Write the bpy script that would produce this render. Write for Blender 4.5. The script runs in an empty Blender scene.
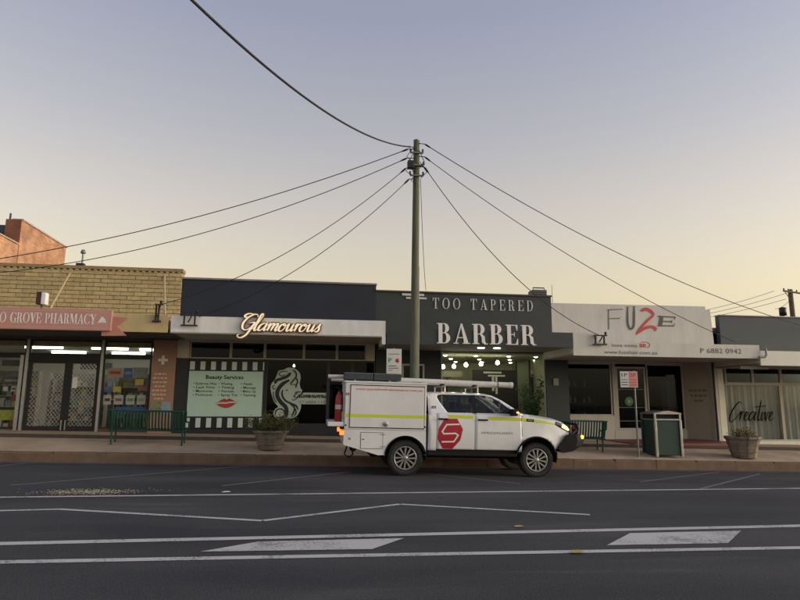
import bpy, bmesh, math, random
from mathutils import Vector, Matrix
from mathutils.geometry import tessellate_polygon
random.seed(7)
R = math.radians
sc = bpy.context.scene
C = sc.collection

# ------------------------------------------------------------------ camera
F = 600.0; YAW = R(8); PIT = math.atan(102/600.0); ROLL = 0.006; EYE = 1.6
cf = Vector((math.sin(YAW)*math.cos(PIT), math.cos(YAW)*math.cos(PIT), math.sin(PIT)))
r0 = Vector((math.cos(YAW), -math.sin(YAW), 0)); u0 = r0.cross(cf)
cr = r0*math.cos(ROLL)+u0*math.sin(ROLL); cu = u0*math.cos(ROLL)-r0*math.sin(ROLL)
cd_ = bpy.data.cameras.new('camera'); cam = bpy.data.objects.new('camera', cd_); C.objects.link(cam)
cd_.sensor_width = 36; cd_.sensor_fit = 'HORIZONTAL'; cd_.lens = 36*F/800
cd_.clip_start = 0.1; cd_.clip_end = 3000
cam.matrix_world = Matrix(((cr.x, cu.x, -cf.x, 0), (cr.y, cu.y, -cf.y, 0), (cr.z, cu.z, -cf.z, EYE), (0, 0, 0, 1)))
sc.camera = cam

# ------------------------------------------------------------------ sky, sun, exposure
SUN_AZ = R(105)       # clockwise from +Y (straight ahead): low on the right, a little behind the camera
SUN_EL = R(12)
w = bpy.data.worlds.new('World'); sc.world = w; w.use_nodes = True
wn = w.node_tree.nodes; wl = w.node_tree.links
bg = wn['Background']
sky = wn.new('ShaderNodeTexSky'); sky.sky_type = 'NISHITA'; sky.sun_disc = False
sky.sun_elevation = SUN_EL; sky.sun_rotation = SUN_AZ
sky.altitude = 0; sky.air_density = 1.0; sky.dust_density = 4.0; sky.ozone_density = 1.6
hsv = wn.new('ShaderNodeHueSaturation'); hsv.inputs['Saturation'].default_value = 0.2
wl.new(sky.outputs[0], hsv.inputs['Color']); 
# dusty evening air: the whole dome is tinted by elevation alone, warm low down, lavender overhead
tcw = wn.new('ShaderNodeTexCoord'); spw = wn.new('ShaderNodeSeparateXYZ'); rpw = wn.new('ShaderNodeValToRGB'); mxw = wn.new('ShaderNodeMix')
mxw.data_type = 'RGBA'; mxw.blend_type = 'MULTIPLY'; mxw.inputs[0].default_value = 1
els = rpw.color_ramp.elements
for i, (p_, c_) in enumerate(((0.0, (1.42, 1.25, .90)), (.165, (1.39, 1.20, .83)), (.266, (1.22, 1.09, .93)), (.416, (.94, .92, .955)), (.57, (.725, .76, .955)), (1.0, (.50, .62, 1.05)))):
    e_ = els[i] if i < 2 else els.new(p_)
    e_.position = p_; e_.color = (*[c/1.6 for c in c_], 1)
scw = wn.new('ShaderNodeVectorMath'); scw.operation = 'SCALE'; scw.inputs['Scale'].default_value = 1.6
wl.new(tcw.outputs['Generated'], spw.inputs[0]); wl.new(spw.outputs[2], rpw.inputs[0]); wl.new(rpw.outputs[0], scw.inputs[0])

evn = wn.new('ShaderNodeMix'); evn.data_type = 'RGBA'; evn.inputs[0].default_value = 0.4; evn.inputs[7].default_value = (2.07, 2.07, 2.07, 1)   # thin even evening haze
wl.new(hsv.outputs[0], evn.inputs[6]); wl.new(evn.outputs[2], mxw.inputs[6]); wl.new(scw.outputs[0], mxw.inputs[7]); wl.new(mxw.outputs[2], bg.inputs[0])
bg.inputs[1].default_value = 0.15
sd = bpy.data.lights.new('sun', 'SUN'); sun = bpy.data.objects.new('sun', sd); C.objects.link(sun)
sd.energy = 0.40; sd.angle = R(25); sd.color = (1.0, 0.82, 0.64)
sdir = Vector((math.sin(SUN_AZ)*math.cos(R(6)), math.cos(SUN_AZ)*math.cos(R(6)), math.sin(R(6))))
sun.rotation_euler = sdir.to_track_quat('Z', 'Y').to_euler(); sun.location = (30, -10, 20)
sc.view_settings.view_transform = 'Standard'; sc.view_settings.look = 'None'
sc.view_settings.exposure = 0.8; sc.view_settings.gamma = 1.0; sc.view_settings.use_curve_mapping = False
sc.cycles.use_denoising = True
sc.cycles.max_bounces = 8; sc.cycles.transparent_max_bounces = 16

# ------------------------------------------------------------------ helpers
SL = 0.02
def g(x): return -SL*max(-60, min(60, x))
def at(px, py, Y):
    d = cf+cr*((px-400)/F)-cu*((py-300)/F); t = Y/d.y
    return Vector((d.x*t, Y, EYE+d.z*t))
def gnd(px, py, z0=0.0):
    d = cf+cr*((px-400)/F)-cu*((py-300)/F); t = (EYE-z0)/(-d.z-SL*d.x)
    return Vector((d.x*t, d.y*t, z0+g(d.x*t)))
def rc(x0, y0, x1, y1, Y):
    ym = (y0+y1)/2; xm = (x0+x1)/2
    return at(x0, ym, Y).x, at(x1, ym, Y).x, at(xm, y1, Y).z, at(xm, y0, Y).z

ORG = {}
def org(p): return ORG.get(p.name, Vector((0, 0, 0))) if p else Vector((0, 0, 0))
def tag(o, label=None, cat=None, group=None, kind=None):
    if label: o['label'] = label
    if cat: o['category'] = cat
    if group: o['group'] = group
    if kind: o['kind'] = kind
    return o
def thing(name, label, cat, loc=(0, 0, 0), rotz=0, group=None):
    o = bpy.data.objects.new(name, None); C.objects.link(o); o.location = loc; o.rotation_euler = (0, 0, rotz)
    o.empty_display_size = 0.2
    ORG[o.name] = Vector(loc); return tag(o, label, cat, group)

class MB:
    def __init__(s): s.v = []; s.f = []; s.sm = []
    def add(s, vs, fs, smooth=False):
        b = len(s.v); s.v += [tuple(v) for v in vs]
        for f in fs: s.f.append(tuple(b+i for i in f)); s.sm.append(smooth)
        return s
    def box(s, x0, x1, y0, y1, z0, z1):
        return s.add([(x0,y0,z0),(x1,y0,z0),(x1,y1,z0),(x0,y1,z0),(x0,y0,z1),(x1,y0,z1),(x1,y1,z1),(x0,y1,z1)],
            [(3,2,1,0),(4,5,6,7),(0,1,5,4),(1,2,6,5),(2,3,7,6),(3,0,4,7)])
    def bev(s, x0, x1, y0, y1, z0, z1, b=0.01):
        # box with chamfered edges
        bm = bmesh.new(); bmesh.ops.create_cube(bm, size=1)
        for v in bm.verts: v.co = Vector(((x0+x1)/2+v.co.x*(x1-x0), (y0+y1)/2+v.co.y*(y1-y0), (z0+z1)/2+v.co.z*(z1-z0)))
        bmesh.ops.bevel(bm, geom=bm.edges[:], offset=b, segments=2, affect='EDGES', profile=0.6)
        return s.bm(bm)
    def bm(s, bm, smooth=False):
        bm.verts.index_update(); s.add([v.co[:] for v in bm.verts], [[v.index for v in f.verts] for f in bm.faces], smooth); bm.free(); return s
    def prism(s, poly, y0, y1):      # polygon in x,z extruded from y0 to y1
        n = len(poly)
        vs = [(x, y0, z) for x, z in poly]+[(x, y1, z) for x, z in poly]
        area = sum(poly[i][0]*poly[(i+1) % n][1]-poly[(i+1) % n][0]*poly[i][1] for i in range(n))
        fr = list(range(n)); bk = list(range(2*n-1, n-1, -1))
        sd_ = [(i, i+n, (i+1) % n+n, (i+1) % n) for i in range(n)]
        if area < 0: fr.reverse(); bk.reverse(); sd_ = [t[::-1] for t in sd_]
        return s.add(vs, [fr, bk]+sd_)
    def tube(s, pts, rad, n=8, cap=True, smooth=True):
        pts = [Vector(p) for p in pts]; vs = []; fs = []
        up = None
        for i, p in enumerate(pts):
            t = (pts[min(i+1, len(pts)-1)]-pts[max(i-1, 0)]).normalized()
            if up is None: up = t.orthogonal().normalized()
            up = (up-t*up.dot(t)).normalized(); sd2 = t.cross(up)
            r = rad[i] if hasattr(rad, '__len__') else rad
            for k in range(n):
                a = 2*math.pi*k/n; vs.append(p+(up*math.cos(a)+sd2*math.sin(a))*r)
        for i in range(len(pts)-1):
            for k in range(n): fs.append((i*n+k, i*n+(k+1) % n, (i+1)*n+(k+1) % n, (i+1)*n+k))
        s.add(vs, fs, smooth)
        if cap:
            s.add(vs[:n], [tuple(range(n-1, -1, -1))]); s.add(vs[-n:], [tuple(range(n))])
        return s
    def lathe(s, prof, c=(0, 0, 0), axis='z', n=24, smooth=True):
        vs = []; fs = []; m = len(prof)
        for k in range(n):
            a = 2*math.pi*k/n
            for r, h in prof:
                x, y = r*math.cos(a), r*math.sin(a)
                p = (x, y, h) if axis == 'z' else ((x, h, y) if axis == 'y' else (h, x, y))
                vs.append((p[0]+c[0], p[1]+c[1], p[2]+c[2]))
        for k in range(n):
            for i in range(m-1): fs.append((k*m+i, ((k+1) % n)*m+i, ((k+1) % n)*m+i+1, k*m+i+1))
        return s.add(vs, fs, smooth)
    def ring(s, outer, inner, y0, y1):   # closed band between two x,z loops of equal length
        n = len(outer)
        vs = [(x, y0, z) for x, z in outer]+[(x, y0, z) for x, z in inner]+[(x, y1, z) for x, z in outer]+[(x, y1, z) for x, z in inner]
        fs = []
        for i in range(n):
            j = (i+1) % n
            fs += [(i, j, n+j, n+i), (2*n+j, 2*n+i, 3*n+i, 3*n+j), (j, i, 2*n+i, 2*n+j), (n+i, n+j, 3*n+j, 3*n+i)]
        return s.add(vs, fs)
    def xf(s, M):
        s.v = [tuple(M @ Vector(v)) for v in s.v]; return s
    def mesh(s, name, o=Vector((0, 0, 0))):
        me = bpy.data.meshes.new(name); me.from_pydata([(v[0]-o.x, v[1]-o.y, v[2]-o.z) for v in s.v], [], s.f)
        me.polygons.foreach_set('use_smooth', s.sm); me.update(); return me
    def build(s, name, m, parent=None, local=False, fix=True):
        o_ = org(parent)
        if parent is None and not local:
            n = max(1, len(s.v)); o_ = Vector((sum(v[0] for v in s.v)/n, sum(v[1] for v in s.v)/n, min(v[2] for v in s.v)))
        elif local: o_ = Vector((0, 0, 0))
        me = s.mesh(name, o_)
        if fix:
            b = bmesh.new(); b.from_mesh(me); bmesh.ops.recalc_face_normals(b, faces=b.faces[:]); b.to_mesh(me); b.free()
        ob = bpy.data.objects.new(name, me); C.objects.link(ob); me.materials.append(m)
        if parent: ob.parent = parent; ORG[ob.name] = o_
        else: ob.location = o_; ORG[ob.name] = o_
        return ob
def share(name, me, parent, loc, rot=(0, 0, 0), scale=(1, 1, 1)):
    o = bpy.data.objects.new(name, me); C.objects.link(o); o.parent = parent
    o.location = Vector(loc)-org(parent); o.rotation_euler = rot; o.scale = scale; return o
def B(name, m, parent, *b, bev=0):
    mb = MB()
    if bev: mb.bev(*b, b=bev)
    else: mb.box(*b)
    return mb.build(name, m, parent)

# ------------------------------------------------------------------ materials
MATS = {}
def mat(name, col, rough=0.6, metal=0.0, var=0.0, scale=4.0, bump=0.0, bscale=60.0, spec=0.5, emit=None, es=0.0, coat=0.0, rand=0.0, obj=False, col2=None, detail=6.0, stretch=None):
    if name in MATS: return MATS[name]
    m = bpy.data.materials.new(name); m.use_nodes = True; MATS[name] = m
    nt = m.node_tree; N = nt.nodes; L = nt.links; p = N['Principled BSDF']
    c4 = (*col, 1)
    p.inputs['Base Color'].default_value = c4; p.inputs['Roughness'].default_value = rough
    p.inputs['Metallic'].default_value = metal; p.inputs['Specular IOR Level'].default_value = spec
    p.inputs['Coat Weight'].default_value = coat; p.inputs['Coat Roughness'].default_value = 0.08
    tc = N.new('ShaderNodeTexCoord'); geo = N.new('ShaderNodeNewGeometry')
    src = tc.outputs['Object'] if obj else geo.outputs['Position']
    if stretch:
        mp = N.new('ShaderNodeMapping'); mp.inputs['Scale'].default_value = stretch; L.new(src, mp.inputs[0]); src = mp.outputs[0]
    last = None
    if var > 0:
        no = N.new('ShaderNodeTexNoise'); no.inputs['Scale'].default_value = scale; no.inputs['Detail'].default_value = detail; no.inputs['Roughness'].default_value = 0.65
        L.new(src, no.inputs['Vector'])
        rp = N.new('ShaderNodeValToRGB'); rp.color_ramp.elements[0].position = 0.3; rp.color_ramp.elements[1].position = 0.7
        a = col2 if col2 else tuple(c*(1-var) for c in col); b2 = col if col2 else tuple(min(1, c*(1+var*0.6)) for c in col)
        rp.color_ramp.elements[0].color = (*a, 1); rp.color_ramp.elements[1].color = (*b2, 1)
        L.new(no.outputs[0], rp.inputs[0]); last = rp.outputs[0]
        mr = N.new('ShaderNodeMapRange'); mr.inputs['To Min'].default_value = max(0, rough-0.12); mr.inputs['To Max'].default_value = min(1, rough+0.12)
        L.new(no.outputs[0], mr.inputs[0]); L.new(mr.outputs[0], p.inputs['Roughness'])
    if rand > 0:
        oi = N.new('ShaderNodeObjectInfo'); mr = N.new('ShaderNodeMapRange')
        mr.inputs['To Min'].default_value = 1-rand; mr.inputs['To Max'].default_value = 1+rand*0.7
        L.new(oi.outputs['Random'], mr.inputs[0])
        mx = N.new('ShaderNodeMix'); mx.data_type = 'RGBA'; mx.blend_type = 'MULTIPLY'; mx.inputs[0].default_value = 1
        if last: L.new(last, mx.inputs[6])
        else: mx.inputs[6].default_value = c4
        cb = N.new('ShaderNodeCombineColor')
        for i in range(3): L.new(mr.outputs[0], cb.inputs[i])
        L.new(cb.outputs[0], mx.inputs[7]); last = mx.outputs[2]
    if last: L.new(last, p.inputs['Base Color'])
    if bump > 0:
        nb = N.new('ShaderNodeTexNoise'); nb.inputs['Scale'].default_value = bscale; nb.inputs['Detail'].default_value = 4
        L.new(src, nb.inputs['Vector'])
        bp = N.new('ShaderNodeBump'); bp.inputs['Strength'].default_value = bump; bp.inputs['Distance'].default_value = 0.01
        L.new(nb.outputs[0], bp.inputs['Height']); L.new(bp.outputs[0], p.inputs['Normal'])
    if emit:
        p.inputs['Emission Color'].default_value = (*emit, 1); p.inputs['Emission Strength'].default_value = es
    return m
def glass(name, tint=(0.9, 0.93, 0.92), refl=1.0, rough=0.02):
    if name in MATS: return MATS[name]
    m = bpy.data.materials.new(name); m.use_nodes = True; MATS[name] = m
    nt = m.node_tree; N = nt.nodes; L = nt.links; N.remove(N['Principled BSDF'])
    tr = N.new('ShaderNodeBsdfTransparent'); tr.inputs[0].default_value = (*tint, 1)
    gl = N.new('ShaderNodeBsdfGlossy'); gl.inputs['Roughness'].default_value = rough
    fr = N.new('ShaderNodeFresnel'); fr.inputs[0].default_value = 1.5
    mu = N.new('ShaderNodeMath'); mu.operation = 'MULTIPLY'; mu.inputs[1].default_value = refl; mu.use_clamp = True
    L.new(fr.outputs[0], mu.inputs[0])
    mx = N.new('ShaderNodeMixShader'); L.new(mu.outputs[0], mx.inputs[0]); L.new(tr.outputs[0], mx.inputs[1]); L.new(gl.outputs[0], mx.inputs[2])
    L.new(mx.outputs[0], N['Material Output'].inputs[0]); return m
def asphalt():
    m = bpy.data.materials.new('asphalt'); m.use_nodes = True; nt = m.node_tree; N = nt.nodes; L = nt.links; p = N['Principled BSDF']
    geo = N.new('ShaderNodeNewGeometry')
    big = N.new('ShaderNodeTexNoise'); big.inputs['Scale'].default_value = 0.55; big.inputs['Detail'].default_value = 5
    mp = N.new('ShaderNodeMapping'); mp.inputs['Scale'].default_value = (0.35, 1.3, 1)
    L.new(geo.outputs['Position'], mp.inputs[0]); L.new(mp.outputs[0], big.inputs['Vector'])
    fine = N.new('ShaderNodeTexVoronoi'); fine.inputs['Scale'].default_value = 75; L.new(geo.outputs['Position'], fine.inputs['Vector'])
    r1 = N.new('ShaderNodeValToRGB'); r1.color_ramp.elements[0].position = 0.32; r1.color_ramp.elements[1].position = 0.72
    r1.color_ramp.elements[0].color = (0.025, 0.0255, 0.0275, 1); r1.color_ramp.elements[1].color = (0.057, 0.056, 0.056, 1)
    L.new(big.outputs[0], r1.inputs[0])
    r2 = N.new('ShaderNodeValToRGB'); r2.color_ramp.elements[0].color = (0.7, 0.7, 0.7, 1); r2.color_ramp.elements[1].color = (1.5, 1.48, 1.45, 1)
    L.new(fine.outputs['Color'], r2.inputs[0])
    mx = N.new('ShaderNodeMix'); mx.data_type = 'RGBA'; mx.blend_type = 'MULTIPLY'; mx.inputs[0].default_value = 0.8
    L.new(r1.outputs[0], mx.inputs[6]); L.new(r2.outputs[0], mx.inputs[7])
    # chip-seal wear: pale dusty scuffs
    sc2 = N.new('ShaderNodeTexNoise'); sc2.inputs['Scale'].default_value = 1.1; sc2.inputs['Detail'].default_value = 7
    mp2 = N.new('ShaderNodeMapping'); mp2.inputs['Scale'].default_value = (0.3, 2.2, 1); mp2.inputs['Location'].default_value = (3, 7, 0)
    L.new(geo.outputs['Position'], mp2.inputs[0]); L.new(mp2.outputs[0], sc2.inputs['Vector'])
    r3 = N.new('ShaderNodeValToRGB'); r3.color_ramp.elements[0].position = 0.60; r3.color_ramp.elements[1].position = 0.80
    r3.color_ramp.elements[0].color = (0, 0, 0, 1); r3.color_ramp.elements[1].color = (0.55, 0.55, 0.55, 1); L.new(sc2.outputs[0], r3.inputs[0])
    m3 = N.new('ShaderNodeMix'); m3.data_type = 'RGBA'; L.new(r3.outputs[0], m3.inputs[0]); L.new(mx.outputs[2], m3.inputs[6]); m3.inputs[7].default_value = (0.14, 0.13, 0.12, 1)
    L.new(m3.outputs[2], p.inputs['Base Color'])
    p.inputs['Roughness'].default_value = 0.85; p.inputs['Specular IOR Level'].default_value = 0.3
    bp = N.new('ShaderNodeBump'); bp.inputs['Strength'].default_value = 0.6; bp.inputs['Distance'].default_value = 0.006
    L.new(fine.outputs['Distance'], bp.inputs['Height']); L.new(bp.outputs[0], p.inputs['Normal'])
    return m
def paint_mat():
    # worn road paint: breaks up into bare asphalt
    m = bpy.data.materials.new('road_paint'); m.use_nodes = True; nt = m.node_tree; N = nt.nodes; L = nt.links; p = N['Principled BSDF']
    geo = N.new('ShaderNodeNewGeometry')
    n1 = N.new('ShaderNodeTexNoise'); n1.inputs['Scale'].default_value = 28; n1.inputs['Detail'].default_value = 6; n1.inputs['Roughness'].default_value = 0.8
    L.new(geo.outputs['Position'], n1.inputs['Vector'])
    n2 = N.new('ShaderNodeTexNoise'); n2.inputs['Scale'].default_value = 1.6; L.new(geo.outputs['Position'], n2.inputs['Vector'])
    ad = N.new('ShaderNodeMath'); ad.operation = 'MULTIPLY_ADD'; ad.inputs[1].default_value = 0.5; L.new(n2.outputs[0], ad.inputs[0]); L.new(n1.outputs[0], ad.inputs[2])
    r = N.new('ShaderNodeValToRGB'); r.color_ramp.elements[0].position = 0.60; r.color_ramp.elements[1].position = 0.72
    r.color_ramp.elements[0].color = (0.12, 0.115, 0.11, 1); r.color_ramp.elements[1].color = (0.50, 0.48, 0.44, 1)
    L.new(ad.outputs[0], r.inputs[0]); L.new(r.outputs[0], p.inputs['Base Color']); p.inputs['Roughness'].default_value = 0.7
    return m
def brickwork(name, c1, c2, mortar, sx, sz):
    m = bpy.data.materials.new(name); m.use_nodes = True; nt = m.node_tree; N = nt.nodes; L = nt.links; p = N['Principled BSDF']
    tc = N.new('ShaderNodeNewGeometry'); sp = N.new('ShaderNodeSeparateXYZ'); cb = N.new('ShaderNodeCombineXYZ')
    ad = N.new('ShaderNodeMath'); L.new(tc.outputs['Position'], sp.inputs[0]); L.new(sp.outputs[0], ad.inputs[0]); L.new(sp.outputs[1], ad.inputs[1])
    L.new(ad.outputs[0], cb.inputs[0]); L.new(sp.outputs[2], cb.inputs[1])
    b = N.new('ShaderNodeTexBrick'); b.inputs['Scale'].default_value = 1; b.inputs['Brick Width'].default_value = sx; b.inputs['Row Height'].default_value = sz
    b.inputs['Mortar Size'].default_value = 0.006; b.inputs['Color1'].default_value = (*c1, 1); b.inputs['Color2'].default_value = (*c2, 1); b.inputs['Mortar'].default_value = (*mortar, 1)
    L.new(cb.outputs[0], b.inputs['Vector'])
    no = N.new('ShaderNodeTexNoise'); no.inputs['Scale'].default_value = 1.2; no.inputs['Detail'].default_value = 8; L.new(tc.outputs['Position'], no.inputs['Vector'])
    r = N.new('ShaderNodeValToRGB'); r.color_ramp.elements[0].position = 0.3; r.color_ramp.elements[1].position = 0.65
    r.color_ramp.elements[0].color = (0.62, 0.6, 0.6, 1); r.color_ramp.elements[1].color = (1.1, 1.1, 1.1, 1); L.new(no.outputs[0], r.inputs[0])
    mx = N.new('ShaderNodeMix'); mx.data_type = 'RGBA'; mx.blend_type = 'MULTIPLY'; mx.inputs[0].default_value = 1
    L.new(b.outputs[0], mx.inputs[6]); L.new(r.outputs[0], mx.inputs[7]); L.new(mx.outputs[2], p.inputs['Base Color']); p.inputs['Roughness'].default_value = 0.9
    bp = N.new('ShaderNodeBump'); bp.inputs['Strength'].default_value = 0.5; bp.inputs['Distance'].default_value = 0.01; bp.invert = True
    L.new(b.outputs['Fac'], bp.inputs['Height']); L.new(bp.outputs[0], p.inputs['Normal'])
    MATS[name] = m; return m
M_ASPH = asphalt(); M_PAINT = paint_mat()
white = mat('white_paint', (0.74, 0.74, 0.73), 0.55, var=0.12, scale=2.5)
cream = mat('cream_render', (0.58, 0.50, 0.37), 0.75, var=0.12, scale=3, bump=0.15)
black = mat('black_paint', (0.018, 0.021, 0.026), 0.5, var=0.35, scale=1.5)
charcoal = mat('charcoal_paint', (0.030, 0.038, 0.041), 0.6, var=0.25, scale=2.0)
navy = mat('dark_navy_paint', (0.0115, 0.017, 0.033), 0.55, var=0.35, scale=1.1)
slate = mat('slate_grey_paint', (0.066, 0.078, 0.086), 0.7, var=0.2, scale=1.2, bump=0.1)
alu = mat('aluminium', (0.45, 0.45, 0.44), 0.38, metal=0.8, var=0.15, scale=8)
dkmetal = mat('dark_metal', (0.03, 0.03, 0.032), 0.45, metal=0.5, var=0.2, scale=10)
tan = mat('tan_block', (0.50, 0.395, 0.205), 0.85, var=0.22, scale=9, bump=0.3, bscale=90, rand=0.14)
tanp = mat('tan_paint', (0.50, 0.39, 0.20), 0.7, var=0.15, scale=4)
mortar = mat('mortar', (0.32, 0.255, 0.145), 0.95, var=0.2, scale=8)
pinkred = mat('salmon_sign', (0.50, 0.255, 0.22), 0.45, var=0.08, scale=3)
pinkdk = mat('salmon_ribbon', (0.46, 0.20, 0.16), 0.5, var=0.1, scale=3)
lettw = mat('lettering_white', (0.74, 0.72, 0.70), 0.5)
lettg = mat('lettering_grey', (0.58, 0.58, 0.58), 0.45, var=0.1)
lettd = mat('lettering_dark', (0.07, 0.065, 0.06), 0.6)
lettk = mat('lettering_black', (0.006, 0.006, 0.006), 0.9, spec=0.05)
redp = mat('red_paint', (0.42, 0.03, 0.025), 0.5, var=0.1)
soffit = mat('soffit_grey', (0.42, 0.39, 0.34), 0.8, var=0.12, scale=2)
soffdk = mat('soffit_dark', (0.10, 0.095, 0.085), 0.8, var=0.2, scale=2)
roofm = mat('corrugated_roof', (0.30, 0.31, 0.31), 0.5, metal=0.3, var=0.2, scale=1.5)
pane = glass('shop_glass', (.75, .78, .78), refl=.30); panedk = glass('tinted_glass', (0.62, 0.66, 0.67), .30); paneclr = glass('clear_glass', (0.95, 0.96, 0.95), 0.16)
# ------------------------------------------------------------------ lettering and drawn strokes
def catmull(P, n=8, closed=False):
    P = [Vector((p[0], p[1])) for p in P]; out = []; m = len(P)
    rng = range(m) if closed else range(m-1)
    for i in rng:
        if closed: a, b, c, d = P[(i-1) % m], P[i], P[(i+1) % m], P[(i+2) % m]
        else: a, b, c, d = P[max(i-1, 0)], P[i], P[i+1], P[min(i+2, m-1)]
        for k in range(n):
            t = k/n
            out.append(0.5*((2*b)+(c-a)*t+(2*a-5*b+4*c-d)*t*t+(3*b-a-3*c+d)*t**3))
    if not closed: out.append(P[-1])
    return out
def ribbon(mb, P, wid, y, depth=0.01, T=None, thin=None, taper=True, n=7, smoothc=True, extra=0.0):
    """a brush stroke; wid = full width, thin = width on upstrokes; T maps 2-D to (x, z)"""
    Q = catmull(P, n) if smoothc else [Vector(p) for p in P]
    if T: Q = [Vector(T(q)) for q in Q]
    N = len(Q); Lf = []; Rt = []
    for i, q in enumerate(Q):
        d = (Q[min(i+1, N-1)]-Q[max(i-1, 0)])
        d = d.normalized() if d.length > 1e-9 else Vector((1, 0))
        w_ = wid
        if thin is not None:
            k = max(0.0, -d.y)**1.2; w_ = thin+(wid-thin)*k
        if taper: w_ *= min(1, 0.45+2.2*min(i, N-1-i)/N*2)
        w_ += extra
        nrm = Vector((-d.y, d.x))*w_/2
        Lf.append(q+nrm); Rt.append(q-nrm)
    vs = []
    for i in range(N):
        yy = y-depth-i*3e-5
        vs += [(Lf[i].x, yy, Lf[i].y), (Rt[i].x, yy, Rt[i].y), (Lf[i].x, y, Lf[i].y), (Rt[i].x, y, Rt[i].y)]
    fs = []
    for i in range(N-1):
        a = 4*i; b = a+4
        fs += [(a, a+1, b+1, b), (a, b, b+2, a+2), (a+1, a+3, b+3, b+1)]
    fs += [(0, 2, 3, 1), (4*N-4, 4*N-3, 4*N-1, 4*N-2)]
    mb.add(vs, fs); return mb
def ell(cx, cz, rx, rz, a0, a1, n=18):
    return [(cx+rx*math.cos(R(a0+(a1-a0)*i/n)), cz+rz*math.sin(R(a0+(a1-a0)*i/n))) for i in range(n+1)]
ADV = dict(T=.74, O=.86, A=.84, P=.70, E=.68, R=.78, D=.82, B=.72, G=.86, V=.82, H=.88, M=1.02, C=.80, Y=.80)
def serif_parts(ch, S=.19, h=.04):
    """Didone capitals, unit height: list of polygons and of (outer, inner) open bands"""
    P = []; Bd = []
    def rect(x0, z0, x1, z1): P.append([(x0, z0), (x1, z0), (x1, z1), (x0, z1)])
    def foot(x0, x1, z): rect(x0, z, x1, z+h)
    def bowl(x, zc, rx, rz, t): Bd.append((ell(x, zc, rx, rz, -90, 90), ell(x, zc, max(.02, rx-t), rz-h, -90, 90)))
    if ch == 'T':
        rect(.27, 0, .27+S, 1); foot(.17, .56, 0); foot(.02, .71, 1-h)
        P.append([(.02, 1-h), (.02, .72), (.05, .72), (.12, 1-h)]); P.append([(.71, 1-h), (.61, 1-h), (.68, .72), (.71, .72)])
    elif ch == 'O': Bd.append((ell(.42, .5, .40, .515, 0, 360, 40), ell(.42, .5, .40-S, .475, 0, 360, 40)))
    elif ch in 'PRBDEH':
        rect(.10, 0, .10+S, 1); foot(.02, .37 if ch != 'H' else .38, 0); foot(.02, .37 if ch in 'H' else .3, 1-h)
        x = .10+S
        if ch == 'P': rect(x, 1-h, x+.1, 1); rect(x, .46, x+.1, .46+h); bowl(x+.1, .73, .27, .27, S)
        if ch == 'R':
            rect(x, 1-h, x+.1, 1); rect(x, .48, x+.1, .48+h); bowl(x+.1, .74, .26, .26, S)
            P.append([(x+.10, .50), (x+.22, .50), (x+.36, .38), (x+.38, .12), (x+.44, .03), (x+.52, .04), (x+.52, .0), (x+.36, -.02), (x+.22, .08), (x+.20, .36)])
        if ch == 'B':
            rect(x, 1-h, x+.09, 1); rect(x, .50, x+.1, .50+h); rect(x, 0, x+.1, h); bowl(x+.09, .76, .24, .24, S*.95); bowl(x+.1, .27, .29, .27, S)
        if ch == 'D': rect(x, 1-h, x+.09, 1); rect(x, 0, x+.09, h); bowl(x+.09, .5, .40, .5, S)
        if ch == 'E':
            foot(x, .63, 1-h); foot(x, .65, 0); foot(x, .48, .49)
            P.append([(.63, 1-h), (.53, 1-h), (.60, .72), (.63, .72)]); P.append([(.65, h), (.65, .30), (.62, .30), (.53, h)]); rect(.45, .40, .48, .62)
        if ch == 'H': rect(.58, 0, .58+S, 1); foot(.50, .86, 0); foot(.50, .86, 1-h); foot(x, .58, .48)
    elif ch == 'A':
        P.append([(.38, 1), (.46, 1), (.78, 0), (.56, 0)]); P.append([(.10, 0), (.155, 0), (.44, .95), (.40, 1)])
        foot(.01, .27, 0); foot(.47, .86, 0); rect(.22, .28, .62, .28+h)
    elif ch == 'V':
        P.append([(.08, 1), (.30, 1), (.50, .18), (.44, 0), (.38, 0)]); P.append([(.66, 1), (.71, 1), (.44, 0), (.41, .1)])
        foot(.0, .38, 1-h); foot(.56, .81, 1-h)
    elif ch == 'M':
        rect(.11, 0, .155, 1); P.append([(.08, 1), (.30, 1), (.55, .12), (.50, 0), (.45, 0)]); P.append([(.80, 1), (.74, 1), (.48, .08), (.50, 0)])
        rect(.76, 0, .76+S, 1); foot(.02, .26, 0); foot(.66, 1.03, 0); foot(.02, .2, 1-h); foot(.8, 1.03, 1-h)
    elif ch == 'Y':
        P.append([(.04, 1), (.27, 1), (.48, .48), (.31, .42)]); P.append([(.67, 1), (.72, 1), (.46, .42), (.42, .46)])
        rect(.30, 0, .30+S, .47); foot(.2, .6, 0); foot(.0, .36, 1-h); foot(.56, .80, 1-h)
    elif ch in 'CG':
        Bd.append((ell(.44, .5, .42, .515, 35, 325, 30), ell(.46, .5, .42-S, .475, 38, 322, 30)))
        rect(.745, .70, .785, 1)
        if ch == 'C': rect(.75, .12, .775, .26)
        else: rect(.62, 0, .62+S*.9, .40); foot(.52, .88, .40)
    return P, Bd
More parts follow.
